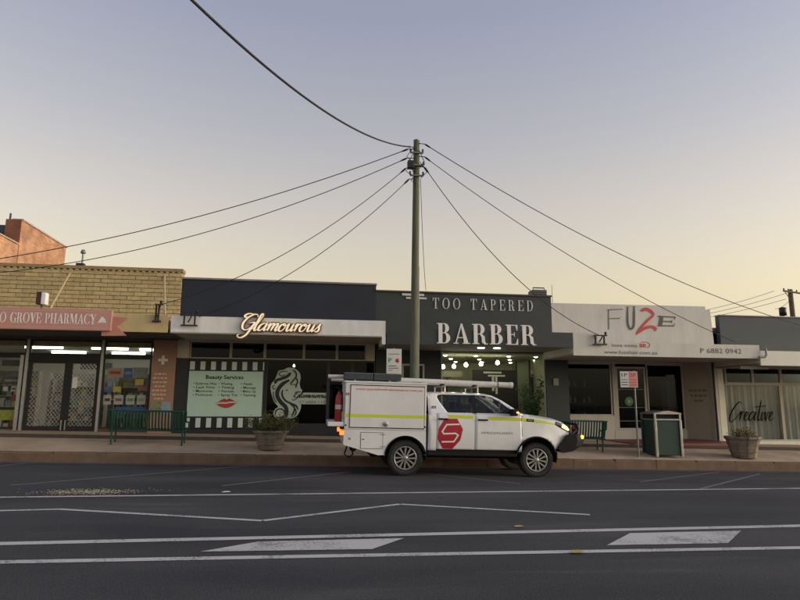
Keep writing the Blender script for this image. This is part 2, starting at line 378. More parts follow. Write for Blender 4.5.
def serif_glyph(mb, ch, x, z, h, y, depth, xs=1.0, S=.19):
    P, Bd = serif_parts(ch, S); k = 0
    for poly in P:
        mb.prism([(x+a*h*xs, z+b*h) for a, b in poly], y-depth-k*2e-4, y); k += 1
    for o_, i_ in Bd:
        poly = [(x+a*h*xs, z+b*h) for a, b in o_]; inn = [(x+a*h*xs, z+b*h) for a, b in i_]
        yy = y-depth-k*2e-4; k += 1; n = len(poly)
        vs = [(a, yy, b) for a, b in poly]+[(a, yy, b) for a, b in inn]+[(a, y, b) for a, b in poly]+[(a, y, b) for a, b in inn]
        fs = []
        for i in range(n-1):
            fs += [(i, i+1, n+i+1, n+i), (i+1, i, 2*n+i, 2*n+i+1), (n+i, n+i+1, 3*n+i+1, 3*n+i)]
        mb.add(vs, fs)
    return ADV[ch]*h*xs
def serif_word(word, x0, x1, z0, h, y, depth, m, parent, single=False, name='letter', dz=0.0, S=.19, xs=1.0):
    """fit a word between x0 and x1"""
    adv = [ADV.get(c, .45) for c in word]; nat = sum(adv)*h*xs; n = len(word)
    gap = (x1-x0-nat)/max(1, n-1)
    if gap < -0.02*h: xs *= (x1-x0)/nat; gap = 0
    x = x0; big = MB()
    for i, c in enumerate(word):
        z = z0+dz*(x-x0)
        if c != ' ':
            mb = big if single else MB()
            serif_glyph(mb, c, x, z, h, y, depth, xs, S)
            if not single: mb.build(name, m, parent)
        x += adv[i]*h*xs+gap
    if single: return big.build(name, m, parent)
def text_mb(txt, x0, x1, z0, h, y, depth=0.003, bold=0.0, align='fit'):
    cu_ = bpy.data.curves.new('txt', 'FONT'); cu_.body = txt; cu_.size = 1; cu_.resolution_u = 2; cu_.offset = bold
    ob = bpy.data.objects.new('txt', cu_); C.objects.link(ob)
    dg = bpy.context.evaluated_depsgraph_get(); me = bpy.data.meshes.new_from_object(ob.evaluated_get(dg))
    bpy.data.objects.remove(ob); bpy.data.curves.remove(cu_)
    xsv = [v.co.x for v in me.vertices]; a, b = min(xsv), max(xsv)
    sx = (x1-x0)/(b-a) if x1 is not None else h*1.0
    s_ = h/0.72; mb = MB()
    if x1 is None: sx = s_
    mb.add([(x0+(v.co.x-a)*sx, y-depth, z0+v.co.y*s_) for v in me.vertices], [tuple(p.vertices) for p in me.polygons])
    bpy.data.meshes.remove(me); return mb
# script alphabets: centre lines in units of x-height (=1), before slant
SCR = {
 'G': ([[(1.25, 1.75), (1.15, 2.05), (.75, 2.1), (.25, 1.65), (.0, .95), (.15, .3), (.55, .05), (.95, .35), (1.15, 1.0)], [(.62, .95), (.95, 1.05), (1.2, 1.0), (1.05, .2), (.85, -.55), (.45, -.95), (.05, -.85), (-.05, -.6), (.1, -.5)], [(.75, 2.1), (.2, 2.2), (-.15, 1.95), (-.05, 1.7), (.15, 1.75)]], 1.35),
 'l': ([[(-.12, .15), (.2, .9), (.42, 1.9), (.34, 2.2), (.18, 2.0), (.1, 1.0), (.12, .15), (.26, .0), (.48, .25)]], .48),
 'a': ([[(.68, .85), (.45, 1.0), (.1, .7), (.04, .2), (.22, .0), (.5, .25), (.7, .75), (.74, .95), (.66, .3), (.74, .02), (.92, .2)]], .92),
 'm': ([[(.0, .6), (.14, .98), (.2, .7), (.12, .0)], [(.14, .1), (.3, .75), (.5, 1.0), (.6, .8), (.52, .0)], [(.54, .1), (.72, .75), (.92, 1.0), (1.02, .8), (.96, .2), (1.08, .0), (1.25, .25)]], 1.25),
 'o': ([[(.45, 1.0), (.15, .8), (.03, .35), (.2, .0), (.5, .1), (.65, .6), (.5, .98), (.35, .85), (.55, .72), (.85, .85)]], .80),
 'u': ([[(.0, .7), (.12, 1.0), (.12, .4), (.18, .05), (.36, .05), (.58, .5), (.66, 1.0)], [(.66, 1.0), (.6, .3), (.68, .02), (.88, .25)]], .88),
 'r': ([[(.0, .6), (.14, 1.0), (.2, .85), (.14, .0)], [(.16, .15), (.28, .7), (.45, .98), (.6, .85)]], .60),
 's': ([[(-.05, .15), (.2, .6), (.38, 1.05), (.36, .7), (.46, .35), (.38, .05), (.15, .0), (.05, .2)]], .60),
 'C': ([[(1.15, 1.75), (1.05, 2.05), (.7, 1.9), (.25, 1.2), (.0, .4), (.1, -.1), (.4, -.1), (.8, .3), (1.05, .7)]], 1.1),
 'e': ([[(.0, .3), (.35, .55), (.45, .85), (.28, .95), (.08, .55), (.12, .1), (.35, .02), (.65, .35)]], .62),
 't': ([[(.3, 2.3), (.26, 1.2), (.2, .3), (.3, .0), (.5, .2)], [(-.45, 1.5), (.2, 1.55), (1.0, 1.68)]], .5),
 'i': ([[(.05, .5), (.14, .95), (.1, .3), (.2, .0), (.38, .3)]], .38),
 'v': ([[(.0, .7), (.1, .95), (.2, .3), (.28, .0), (.42, .5), (.5, .95), (.65, .8)]], .62),
}
def script_word(mb, word, x0, x1, z0, xh, y, wid, thin, depth, slant=0.35, extra=0.0, lead=0.0):
    tot = sum(SCR[c][1] for c in word); k = 1.0
    sx = (x1-x0)/((tot+slant*1.0))
    x = 0; n = 0
    for c in word:
        strokes, a = SCR[c]
        for st in strokes:
            P = [((x+p[0]+slant*p[1])*sx+x0, z0+p[1]*xh) for p in st]
            ribbon(mb, P, wid, y-n*4e-4, depth, thin=thin, extra=extra); n += 1
        x += a
    return mb

# ------------------------------------------------------------------ road, kerb, footpath
KY = 15.9
def sheet(name, m, y0, z0, y1, z1, xa=-60, xb=60, step=4.0, parent=None, drop=None):
    mb = MB(); n = int((xb-xa)/step); vs = []; fs = []
    for i in range(n+1):
        x = xa+(xb-xa)*i/n; vs += [(x, y0, g(x)+z0), (x, y1, g(x)+z1)]
        if drop is not None: vs += [(x, y0, g(x)+drop)]
    k = 2 if drop is None else 3
    for i in range(n):
        a = i*k; fs.append((a, a+k, a+k+1, a+1))
        if drop is not None: fs.append((a+2, a+k+2, a+k, a))
    return tag(mb.add(vs, fs).build(name, m, parent), kind='structure' if parent is None else None)
gm = mat('dry_ground', (0.20, 0.16, 0.11), 0.95, var=0.3, scale=0.3)
mb = MB(); mb.add([(-900, -600, -1.6), (900, -600, -1.6), (900, 1500, -1.6), (-900, 1500, -1.6)], [(0, 1, 2, 3)])
tag(mb.build('ground', gm), kind='structure')
road = sheet('road', M_ASPH, -14, 0, KY+.02, 0)
ORG[road.name] = Vector(road.location)
gut = mat('gutter_concrete', (0.085, 0.078, 0.072), 0.85, var=0.35, scale=3, bump=0.3)
sheet('gutter', gut, KY-.38, .006, KY-.01, .004)
M_FOOT = mat('footpath_paving', (0.43, 0.325, 0.215), 0.85, var=0.25, scale=1.3, bump=0.25, bscale=40)
M_FOOT2 = mat('footpath_upper', (0.36, 0.275, 0.185), 0.85, var=0.25, scale=1.7, bump=0.25, bscale=40)
M_KERB = mat('kerb_stone', (0.155, 0.102, 0.066), 0.9, var=0.3, scale=3, bump=0.4, bscale=30, rand=0.05)
fp = sheet('footpath', M_FOOT, KY+.22, .235, 17.9, .45, drop=-.5)
up_ = sheet('upper_footpath', M_FOOT2, 17.9, .525, 19.9, .545, drop=-.2)
edge = mat('step_edge', (0.07, 0.055, 0.045), 0.9, var=0.3, scale=6)
sheet('step_edging', edge, 17.84, .535, 17.96, .537, drop=.40)
kerb = thing('kerb', None, None, (0, KY, 0)); kerb['kind'] = 'structure'
bm = bmesh.new(); bmesh.ops.create_cube(bm, size=1)
for v in bm.verts: v.co = Vector((v.co.x*1.196, v.co.y*.24+.12, v.co.z*.62-.07))
bmesh.ops.bevel(bm, geom=[e for e in bm.edges if abs(e.verts[0].co.z-e.verts[1].co.z) < .01 and e.verts[0].co.z > 0], offset=.03, segments=3, affect='EDGES')
kme = bpy.data.meshes.new('kerb_stone'); bm.to_mesh(kme); bm.free(); kme.materials.append(M_KERB)
for i in range(36):
    x = -20+i*1.2
    share('kerb_stone', kme, kerb, (x, KY+random.uniform(-.006, .006), g(x)+random.uniform(-.006, .006)), rot=(0, math.atan(SL), random.uniform(-.004, .004)))
for xa, xb in ((-60, -20.6), (22.6, 60)):
    mb = MB(); mb.add([(xa, KY, g(xa)-.3), (xb, KY, g(xb)-.3), (xb, KY, g(xb)+.24), (xa, KY, g(xa)+.24), (xa, KY+.24, g(xa)+.24), (xb, KY+.24, g(xb)+.24)], [(0, 1, 2, 3), (3, 2, 5, 4)]); mb.build('kerb_run', M_KERB, kerb)
# painted lines, each from points measured on the road plane
def strip(name, pts, wid, z=.005):
    mb = MB(); Q = []
    for i in range(len(pts)-1):
        a, b = Vector(pts[i][:2]), Vector(pts[i+1][:2]); n = max(1, int((b-a).length/1.0))
        Q += [a+(b-a)*k/n for k in range(n)]
    Q.append(Vector(pts[-1][:2])); vs = []; fs = []
    for i, q in enumerate(Q):
        d = (Q[min(i+1, len(Q)-1)]-Q[max(0, i-1)]).normalized(); nn = Vector((-d.y, d.x))*wid/2
        for p in (q+nn, q-nn): vs.append((p.x, p.y, g(p.x)+z))
    for i in range(len(Q)-1): fs.append((2*i, 2*i+1, 2*i+3, 2*i+2))
    mb.add(vs, fs); return mb.build(name, M_PAINT, road)
def ext(a, b, da, db):
    d = (b-a).normalized(); return [a-d*da, b+d*db]
a, b, c = gnd(0, 497.5), gnd(400, 493), gnd(800, 488.5)
strip('parking_edge_line', [a-(b-a).normalized()*9, a, b, c, c+(c-b).normalized()*12], .11)
a, b, c = gnd(0, 544), gnd(400, 535), gnd(800, 526)
strip('centre_line', [a-(b-a).normalized()*9, a, b, c, c+(c-b).normalized()*12], .155)
a, b, c = gnd(0, 562.5), gnd(400, 555), gnd(800, 548)
strip('centre_line', [a-(b-a).normalized()*9, a, b, c, c+(c-b).normalized()*12], .13)
zz = [gnd(*p) for p in ((60, 509.5), (262, 521), (400, 504.5), (590, 515))]
strip('zigzag_line', [zz[0]+Vector((-5.5, -.95, 0)), zz[0], zz[1]], .10, .0055); strip('zigzag_line', [zz[1]+Vector((.02, 0, 0)), zz[2]], .10, .007); strip('zigzag_line', [zz[2]+Vector((.02, 0, 0)), zz[3]], .10, .0055)
for qd in (((200, 552), (258, 542), (404, 538.5), (372, 549.5)), ((607, 545.5), (630, 533.5), (741, 531), (728, 543.5)), ((-210, 553), (-160, 546), (-60, 544.5), (-100, 552))):
    mb = MB(); vs = [gnd(*p) for p in qd]; mb.add([(v.x, v.y, v.z+.005) for v in vs], [(0, 1, 2, 3)]); mb.build('painted_block', M_PAINT, road)
faint = mat('faded_paint', (0.17, 0.16, 0.15), 0.85, var=0.55, scale=18)
def fstrip(p, q, wid):
    o = strip('parking_bay_line', [gnd(*p), gnd(*q)], wid, .0045); o.data.materials[0] = faint
fstrip((10, 485.5), (255, 465.5), .08); fstrip((222, 486), (350, 472), .08); fstrip((420, 473), (520, 484), .07); fstrip((-160, 482), (30, 463), .08); fstrip((700, 489), (760, 474), .07); fstrip((640, 482), (720, 472), .06)
# ------------------------------------------------------------------ buildings
FY = 19.5; AY = 17.1
def shell(par, x0, x1, zt, zroof, zf, wm, back=25.0, zc=3.55, inner=None, front=FY, floor=None):
    """side walls, back wall, roof, ceiling and floor of one shop"""
    inner = inner or wm; zb = -.9
    B('side_wall', wm, par, x0, x0+.12, front+.1, back, zb, zroof+.3); B('side_wall', wm, par, x1-.12, x1, front+.1, back, zb, zroof+.3)
    B('back_wall', wm, par, x0+.12, x1-.12, back-.15, back, zb, zroof+.3)
    B('roof', roofm, par, x0+.12, x1-.12, front+.3, back-.15, zroof, zroof+.12)
    B('ceiling', inner, par, x0+.13, x1-.13, front+.14, back-.16, zc, zc+.06)
    B('floor', floor or inner, par, x0+.13, x1-.13, front+.0, back-.16, zb+.2, zf)
    B('interior_wall', inner, par, x0+.125, x0+.16, front+.14, back-.16, zf, zc); B('interior_wall', inner, par, x1-.16, x1-.125, front+.14, back-.16, zf, zc)
    B('interior_wall', inner, par, x0+.16, x1-.16, back-.2, back-.155, zf, zc)
def awning(par, x0, x1, z0, z1, fm, sm, y0=AY, y1=FY, deck=None, lip=.05):
    B('awning_fascia', fm, par, x0, x1, y0, y0+.06, z0, z1)
    B('awning_soffit', sm, par, x0+.003, x1-.003, y0+.06, y1-.02, z0+lip, z0+lip+.04)
    B('awning_deck', deck or roofm, par, x0+.003, x1-.003, y0+.06, y1-.02, z1-.12, z1-.08)
    for xe in (x0+.003, x1-.043): B('awning_end', fm, par, xe, xe+.04, y0+.06, y1-.02, z0+lip+.04, z1-.12)
def framed(par, name, x0, x1, z0, z1, y, gm_, fm, t=.05, d=.06, mull=()):
    """glazed opening: pane + frame bars as its own pieces"""
    p = B(name, gm_, par, x0+t*.5, x1-t*.5, y, y+.008, z0+t*.5, z1-t*.5)
    for b in ((x0, x1, y-d/2, y+d/2, z0, z0+t), (x0, x1, y-d/2, y+d/2, z1-t, z1), (x0, x0+t, y-d/2-.002, y+d/2+.002, z0+t, z1-t), (x1-t, x1, y-d/2-.002, y+d/2+.002, z0+t, z1-t)):
        B('frame', fm, p, *b)
    return p
# ---------------------------------------------------------------- pharmacy (left)
ph = thing('pharmacy_building', 'tan block pharmacy with salmon sign and lit shopfront behind folding grilles', 'shop', (-8, FY, .68))
PX0, PX1 = -15.0, at(181, 300, FY).x
shwall = mat('shop_wall_white', (0.55, 0.54, 0.50), 0.7, var=0.06); phfloor = mat('vinyl_floor', (0.22, 0.19, 0.16), 0.5, var=0.2)
shell(ph, PX0, PX1, 5.7, 4.6, .66, tanp, inner=shwall, floor=phfloor, zc=3.30)
B('wall', mortar, ph, PX0, PX1, FY+.03, FY+.28, 3.22, 5.63)
ROW, LEN = .131, .405
bm = bmesh.new(); bmesh.ops.create_cube(bm, size=1)
for v in bm.verts: v.co = Vector((v.co.x*(LEN-.012), v.co.y*.09, v.co.z*(ROW-.014)))
bmesh.ops.bevel(bm, geom=bm.edges[:], offset=.006, segments=1, affect='EDGES'); bme = bpy.data.meshes.new('brick'); bm.to_mesh(bme); bm.free(); bme.materials.append(tan)
nr = 14; zt = 5.60
for r_ in range(nr):
    z = zt-ROW*(r_+.5); off = (r_ % 2)*LEN/2
    k = 0
    while True:
        xr = PX1-k*LEN-(LEN/2 if off else 0)
        if xr < -12: break
        xc = xr-LEN/2
        share('brick', bme, ph, (xc, FY+.012+random.uniform(-.004, .004), z), rot=(random.uniform(-.006, .006), 0, random.uniform(-.006, .006))); k += 1
    if off: share('brick', bme, ph, (PX1-LEN/4, FY+.012, z), scale=(.49, 1, 1))
B('coping', mat('tan_coping', (0.30, 0.23, 0.12), .85, var=.25, scale=5), ph, PX0, PX1+.02, FY-.07, FY+.32, 5.63, 5.73)
for k in range(44): B('dentil', tanp, ph, PX1-.05-k*.18-.09, PX1-.05-k*.18, FY-.055, FY-.035, 5.58, 5.625)
zf0 = at(120, 331.5, AY).z; zf1 = at(120, 314, AY).z; AX1 = at(168, 322, AY).x
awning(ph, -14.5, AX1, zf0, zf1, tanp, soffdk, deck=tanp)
sx0, sx1, sz0, sz1 = rc(-160, 308.5, 112, 329, AY-.09)
sz0 = at(60, 330, AY-.09).z; sz1 = at(60, 308.7, AY-.09).z
sb = B('sign_board', pinkred, ph, sx0, sx1, AY-.13, AY-.003, sz0, sz1, bev=.012)
B('sign_border', mat('sign_border', (0.60, 0.30, 0.24), .5), sb, sx0+.04, sx1-.04, AY-.134, AY-.131, sz0+.055, sz0+.075)
B('sign_border', MATS['sign_border'], sb, sx0+.04, sx1-.04, AY-.134, AY-.131, sz1-.075, sz1-.055)
rx1 = at(128, 322, AY).x; rz0 = sz0-.13; rz1 = sz0+.40
MB().prism([(sx1-.25, rz0), (rx1, rz0+.02), (rx1-.26, (rz0+rz1)/2), (rx1, rz1-.02), (sx1-.25, rz1)], AY-.05, AY-.003).build('ribbon_end', pinkdk, ph)
lx0 = at(0, 319, AY-.14).x
serif_word('O GROVE PHARMACY', lx0-.02, at(96, 319, AY-.14).x, sz0+.17, .27, AY-.131, .006, lettw, sb, single=True, name='lettering', S=.14)
mb = MB(); cx = at(104, 318, AY).x; cz = (sz0+sz1)/2
for a_ in range(5): ribbon(mb, [(cx-.10+a_*.05, cz-.08), (cx-.05+a_*.03, cz), (cx+.0+a_*.02, cz+.1-.02*a_)], .03, AY-.131-.0005*a_, .004)
mb.build('emblem', lettw, sb)
for px0, py0, px1, py1 in ((70, 273, 49, 302), (164.5, 276, 165, 316), (-60, 270, -84, 302)):
    a_ = at(px0, py0, FY-.04); b_ = at(px1, py1, AY+.12); b_.z = zf1
    MB().tube([a_, b_], .028, 8).build('stay_rod', mat('tan_rod', (0.46, 0.37, 0.20), .6), ph)
# shopfront
pzf = .66; ztr = at(80, 356, FY).z; zhd = at(80, 340, FY).z
def X(px, py=385, Y=FY): return at(px, py, Y).x
B('head_beam', soffdk, ph, PX0+.12, X(151), FY-.05, FY+.12, zhd, 3.60)
xm = [PX0+.12, X(-50), X(25), X(100.5), X(151.5)]
B('stall_riser', mat('brown_tile', (0.10, 0.05, 0.038), .5, var=.2, scale=8), ph, PX0+.12, X(25), FY-.04, FY+.1, .2, pzf+.06)
B('stall_riser', MATS['brown_tile'], ph, X(100.5), X(151.5), FY-.04, FY+.1, .2, pzf+.10)
B('threshold', MATS['brown_tile'], ph, X(25), X(100.5), FY-.05, FY+.1, .2, pzf+.03)
for i in range(4):
    a_, b_ = xm[i]+.04, xm[i+1]-.04
    framed(ph, 'transom_window', a_, b_, ztr+.03, zhd-.01, FY, paneclr, dkmetal, .04)
    if i != 2: framed(ph, 'shop_window', a_, b_, pzf+.10, ztr-.03, FY, paneclr, dkmetal, .05)
for i in (1, 2, 3):
    B('post', alu if i != 1 else dkmetal, ph, xm[i]-.04, xm[i]+.04, FY-.06, FY+.07, pzf, zhd)
B('post', alu, ph, xm[2]-.19, xm[2]-.09, FY-.05, FY+.06, pzf, ztr)
B('transom_bar', dkmetal, ph, PX0+.12, X(151), FY-.045, FY+.05, ztr-.03, ztr+.03)
# doors with folding grilles
dz1 = at(70, 361.5, FY).z
B('door_head', dkmetal, ph, xm[2]+.04, xm[3]-.04, FY-.05, FY+.05, dz1, ztr-.03)
dm = X(67); gril = mat('steel_grille', (0.50, 0.50, 0.48), .4, metal=.6)
for (a_, b_) in ((xm[2]+.045, dm-.0), (dm+.002, xm[3]-.045)):
    d = B('door', paneclr, ph, a_+.1, b_-.1, FY+.03, FY+.038, pzf+.16, dz1-.03)
    for bb in ((a_, a_+.11, FY+.0, FY+.06, pzf+.03, dz1), (b_-.11, b_, FY+.0, FY+.06, pzf+.03, dz1), (a_+.11, b_-.11, FY+.0, FY+.06, pzf+.03, pzf+.17), (a_+.11, b_-.11, FY+.0, FY+.06, dz1-.06, dz1)):
        B('stile', dkmetal, d, *bb)
    mb = MB(); w_ = b_-a_-.22; h_ = dz1-.06-(pzf+.17); st = .105; sl = 1.25
    xa, xb, za, zb = a_+.11, b_-.11, pzf+.17, dz1-.06
    for sgn in (1, -1):
        c_ = xa-h_/sl
        while c_ < xb+h_/sl:
            pts = []
            for zz_ in (za, zb):
                xx = c_+(zz_-za)/sl*sgn if sgn == 1 else c_-(zz_-za)/sl
                pts.append((xx, zz_))
            (x1_, z1_), (x2_, z2_) = pts
            dxz = (z2_-z1_)/(x2_-x1_)
            def cl(x, z):
                if x < xa: z += (xa-x)*dxz; x = xa
                if x > xb: z += (xb-x)*dxz; x = xb
                return x, z
            ok = not (max(x1_, x2_) < xa+.01 or min(x1_, x2_) > xb-.01)
            if ok:
                A_ = cl(x1_, z1_); B_ = cl(x2_, z2_)
                yy = FY+(.012 if sgn == 1 else .018)
                mb.tube([(A_[0], yy, A_[1]), (B_[0], yy, B_[1])], .0065, 4, cap=False, smooth=False)
            c_ += st
    mb.build('grille', gril, d)
    B('handle', alu, d, (b_-.07 if a_ < dm-.5 else a_+.04), (b_-.04 if a_ < dm-.5 else a_+.07), FY-.035, FY-.005, pzf+.05, pzf+.35)
B('notice', lettw, ph, X(72), X(77), FY+.008, FY+.011, at(74, 388, FY).z, at(74, 377, FY).z)
# right pier with tiled advertisement
brownp = mat('terracotta_panel', (0.35, 0.20, 0.135), .55, var=.12, scale=4)
pz0, pz1 = .1, 3.45
pier = B('pier', brownp, ph, X(151.5), X(175), FY-.10, FY+.12, pz0, pz1)
cx, cz = at(163, 360, FY-.11).x, at(163, 360, FY-.11).z; yy = FY-.103
MB().box(cx-.14, cx+.14, yy-.004, yy, cz-.04, cz+.04).box(cx-.04, cx+.04, yy-.0045, yy, cz-.14, cz+.14).build('cross', lettw, pier)
mut = mat('muted_text', (0.62, 0.50, 0.42), .6)
for k, wd in enumerate((.34, .42, .40, .30, .42, .38, .26, .40, .36)):
    mb = MB(); x_ = cx-wd/2-.05; q_ = k
    while x_ < cx+wd/2-.05:      # words too blurred to read: rows of word-long marks
        l_ = (.07, .11, .05, .09)[q_ % 4]; mb.box(x_, min(x_+l_, cx+wd/2-.04), yy-.003, yy, cz-.45-k*.125, cz-.405-k*.125); x_ += l_+.03; q_ += 1
    mb.build('lettering', mut, pier)
B('picture', mat('poster_green', (0.30, 0.33, 0.22), .6, var=.6, scale=9, col2=(.05, .10, .03)), pier, X(153), X(163.5), yy-.006, yy, at(160, 414, FY).z, at(160, 402, FY).z)
B('picture', mat('poster_blue', (0.24, 0.34, 0.42), .6, var=.2, scale=9), pier, X(163.7), X(173), yy-.006, yy, at(160, 414, FY).z, at(160, 402, FY).z)
# ceiling lights (lit)
tubel = mat('fluorescent_lit', (0.9, 0.9, 0.85), .5, emit=(1.0, 0.97, 0.80), es=5.0)
for (x, y) in ((-8.6, 20.6), (-6.6, 20.6), (-5.2, 20.9), (-8.6, 22.6), (-6.6, 22.6), (-5.2, 22.8), (-11, 21.2)):
    B('ceiling_light', tubel, ph, x-.55, x+.55, y-.06, y+.06, 3.22, 3.29)
# ---------------------------------------------------------------- glamourous (beauty salon)
gl = thing('beauty_salon_building', 'low dark navy beauty salon with pale awning and lit script sign', 'shop', (-1.2, FY, .54))
GX0, GX1 = PX1, at(376, 300, FY).x
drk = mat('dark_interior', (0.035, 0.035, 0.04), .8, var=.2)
shell(gl, GX0, GX1, 5.45, 4.5, .55, navy, inner=drk, zc=3.36)
B('parapet', navy, gl, GX0, GX1, FY+.0, FY+.25, 3.36, 5.42)
B('coping', mat('grey_capping', (0.22, 0.22, 0.23), .5, var=.2), gl, GX0, GX1+.02, FY-.05, FY+.3, 5.42, 5.475)
gz0, gz1 = at(278, 335.2, AY).z, at(278, 318.3, AY).z
gx0, gx1 = at(170, 326, AY).x, at(385.5, 328, AY).x
aw = mat('awning_grey_white', (0.74, 0.735, 0.70), .6, var=.14, scale=1.7, stretch=(1.8, 1.8, .5))
awning(gl, gx0+.02, gx1, gz0, gz1, aw, soffit, lip=.03)
B('fascia_return', aw, gl, gx1-.10, gx1+.005, AY-.004, AY+.9, gz0-.20, gz0-.001)
B('gutter_lip', mat('awning_lip', (0.34, 0.32, 0.29), .6), gl, gx0+.02, gx1-.11, AY-.03, AY-.002, gz0, gz0+.035)
# lit script sign
glow = mat('sign_face_lit', (0.55, 0.48, 0.36), .4, emit=(1.0, 0.80, 0.52), es=.34)
bron = mat('sign_return_bronze', (0.10, 0.045, 0.02), .5)
six0, six1, siz = at(238, 325, AY-.1).x, at(323, 325, AY-.1).x, at(280, 331, AY-.1).z
sg = MB(); script_word(sg, 'Glamourous', six0+.06, six1-.02, siz, .215, AY-.03, .058, .024, .04, slant=.33, extra=.062)
sgo = sg.build('script_sign', bron, gl, fix=False)
sf = MB(); script_word(sf, 'Glamourous', six0+.06, six1-.02, siz, .215, AY-.085, .058, .024, .012, slant=.33)
sf.build('sign_face', glow, sgo, fix=False)
# shopfront: high windows, cream piers, black lower panels
gzt, gzb = at(270, 342.5, FY).z, at(270, 359.5, FY).z
B('head_wall', cream, gl, GX0+.02, GX1, FY-.01, FY+.12, gzt, gz0+.1)
B('cream_pier', cream, gl, X(175)+.004, X(189.5, 350), FY-.03, FY+.12, gzb, gzt-.001)
B('cream_pier', cream, gl, X(366, 350), GX1-.02, FY-.03, FY+.12, gzb, gzt-.001)
B('black_pier', black, gl, X(175)+.004, X(187.3, 395), FY-.08, FY+.12, .1, gzb-.001)
xs_ = [X(190, 350), X(231, 350), X(265, 350), X(304, 350), X(337, 350), X(366, 350)]
crf = mat('cream_frame', (0.45, 0.42, 0.35), .6)
for i in range(5): framed(gl, 'high_window', xs_[i]+.005, xs_[i+1]-.005, gzb, gzt, FY+.02, pane, crf, .035)
B('lower_wall', black, gl, X(187.3, 395), X(265, 395), FY-.02, FY+.12, .1, gzb-.001)
B('plinth', black, gl, X(265, 395), GX1-.02, FY-.07, FY+.12, .1, at(300, 425, FY).z)
for a_, b_ in ((265.5, 328), (328, 352), (352, 375)):
    framed(gl, 'shop_window', X(a_, 390), X(b_, 390), at(300, 425, FY).z, gzb, FY+.02, panedk, black, .05)
# striped price board
mint = mat('mint_board', (0.45, 0.64, 0.56), .45, var=.04); stw = mat('stripe_pale', (0.54, 0.64, 0.62), .5); stk = mat('stripe_black', (0.008, 0.012, 0.012), .5)
bx0, bx1 = X(187.5, 395), X(263.5, 395); bz = [at(226, q, FY-.05).z for q in (361, 371.3, 416.5, 428.5)]
pb = B('price_board', stk, gl, bx0, bx1, FY-.06, FY-.022, bz[3], bz[0], bev=.006)
B('board_panel', mint, pb, bx0+.02, bx1-.03, FY-.066, FY-.061, bz[2], bz[1])
pit = (bx1-bx0)/7.25
for k in range(8):
    xk = bx0+.03+k*pit
    B('stripe', stw, pb, xk, min(xk+pit*.46, bx1-.012), FY-.065, FY-.0605, bz[1]+.04, bz[0]-.025)
    B('stripe', stw, pb, xk-.05 if k else bx0+.012, min(xk-.05+pit*.46, bx1-.012), FY-.065, FY-.0605, bz[3]+.03, bz[2]-.045)
cx = (bx0+bx1)/2; y = FY-.0665
text_mb('Beauty Services', cx-.62, cx+.52, bz[1]-.24, .12, y, .002, bold=.02).build('lettering', lettk, pb)
for ci, (xo, rows) in enumerate(((-.98, ('Eyebrow Wax', 'Lash Tints', 'Manicures', 'Pedicures')), (-.22, ('Waxing', 'Tinting', 'Facials', 'Spray Tan')), (.45, ('Nails', 'Massage', 'Make Up', 'Tanning')))):
    for ri, tx in enumerate(rows):
        text_mb('• '+tx, cx+xo, cx+xo+.075*(len(tx)+1)*.78, bz[1]-.42-ri*.115, .075, y, .002, bold=.01).build('lettering', lettk, pb)
lc = Vector((at(226.5, 403, FY-.07).x, at(226.5, 403, FY-.07).z)); lw = .32
lipm = mat('lip_red', (0.45, 0.035, 0.035), .5, var=.2, scale=14)
mb = MB()
up = [(-1, -.1), (-.55, .35), (-.2, .55), (0, .42), (.22, .58), (.6, .38), (1, .12)]
lo = [(1, .12), (.6, -.35), (.15, -.62), (-.3, -.6), (-.7, -.4), (-1, -.1)]
seam = [(-1, -.1), (-.5, .0), (-.1, -.02), (.3, .08), (1, .12)]
def lip(a_, b_, dy):
    A_ = [Vector((lc.x+p.x*lw, lc.y+p.y*lw*.75)) for p in catmull(a_, 6)]; Bq = [Vector((lc.x+p.x*lw, lc.y+p.y*lw*.75+dy)) for p in catmull(b_, 6)]
    n_ = min(len(A_), len(Bq)); A_ = [A_[int(i*(len(A_)-1)/(n_-1))] for i in range(n_)]; Bq = [Bq[int(i*(len(Bq)-1)/(n_-1))] for i in range(n_)]
    mb.add([(q.x, y-.003, q.y) for q in A_]+[(q.x, y-.003, q.y) for q in Bq], [(i, i+1, n_+i+1, n_+i) for i in range(n_-1)])
lip(up, seam, .025); lip(lo[::-1], seam, -.02)
mb.build('lips_print', lipm, pb, fix=False)
# line drawing of a head with flowing hair on the glass
dec = mat('decal_pale', (0.42, 0.50, 0.46), .55)
ox, oz = at(287, 392, FY).x, at(287, 392, FY).z; k_ = (at(327, 390, FY).x-at(287, 390, FY).x)/40.0
def D(px, py): return (ox+(px-287)*k_, oz-(py-392)*k_)
yd = FY+.018
def Z(zx, zy): return D(265+zx/8.575, 360+zy/8.575)
sil = [(100, 120), (112, 92), (150, 84), (195, 64), (255, 76), (292, 112), (300, 155), (294, 200), (302, 238), (318, 262), (306, 300), (300, 345), (312, 400), (290, 462), (250, 495), (200, 500), (150, 512), (105, 500), (80, 460), (94, 420), (118, 400), (84, 360), (60, 300), (48, 240), (56, 200), (80, 172)]
sp = [Z(p.x, p.y) for p in catmull(sil, 5, True)]
mb = MB(); n_ = len(sp); cxy = Z(190, 290)
mb.add([(x, yd-.001, z) for x, z in sp], [tuple(range(n_))])
hd_ = mb.build('hair_drawing', dec, gl, fix=False)
mb = MB()
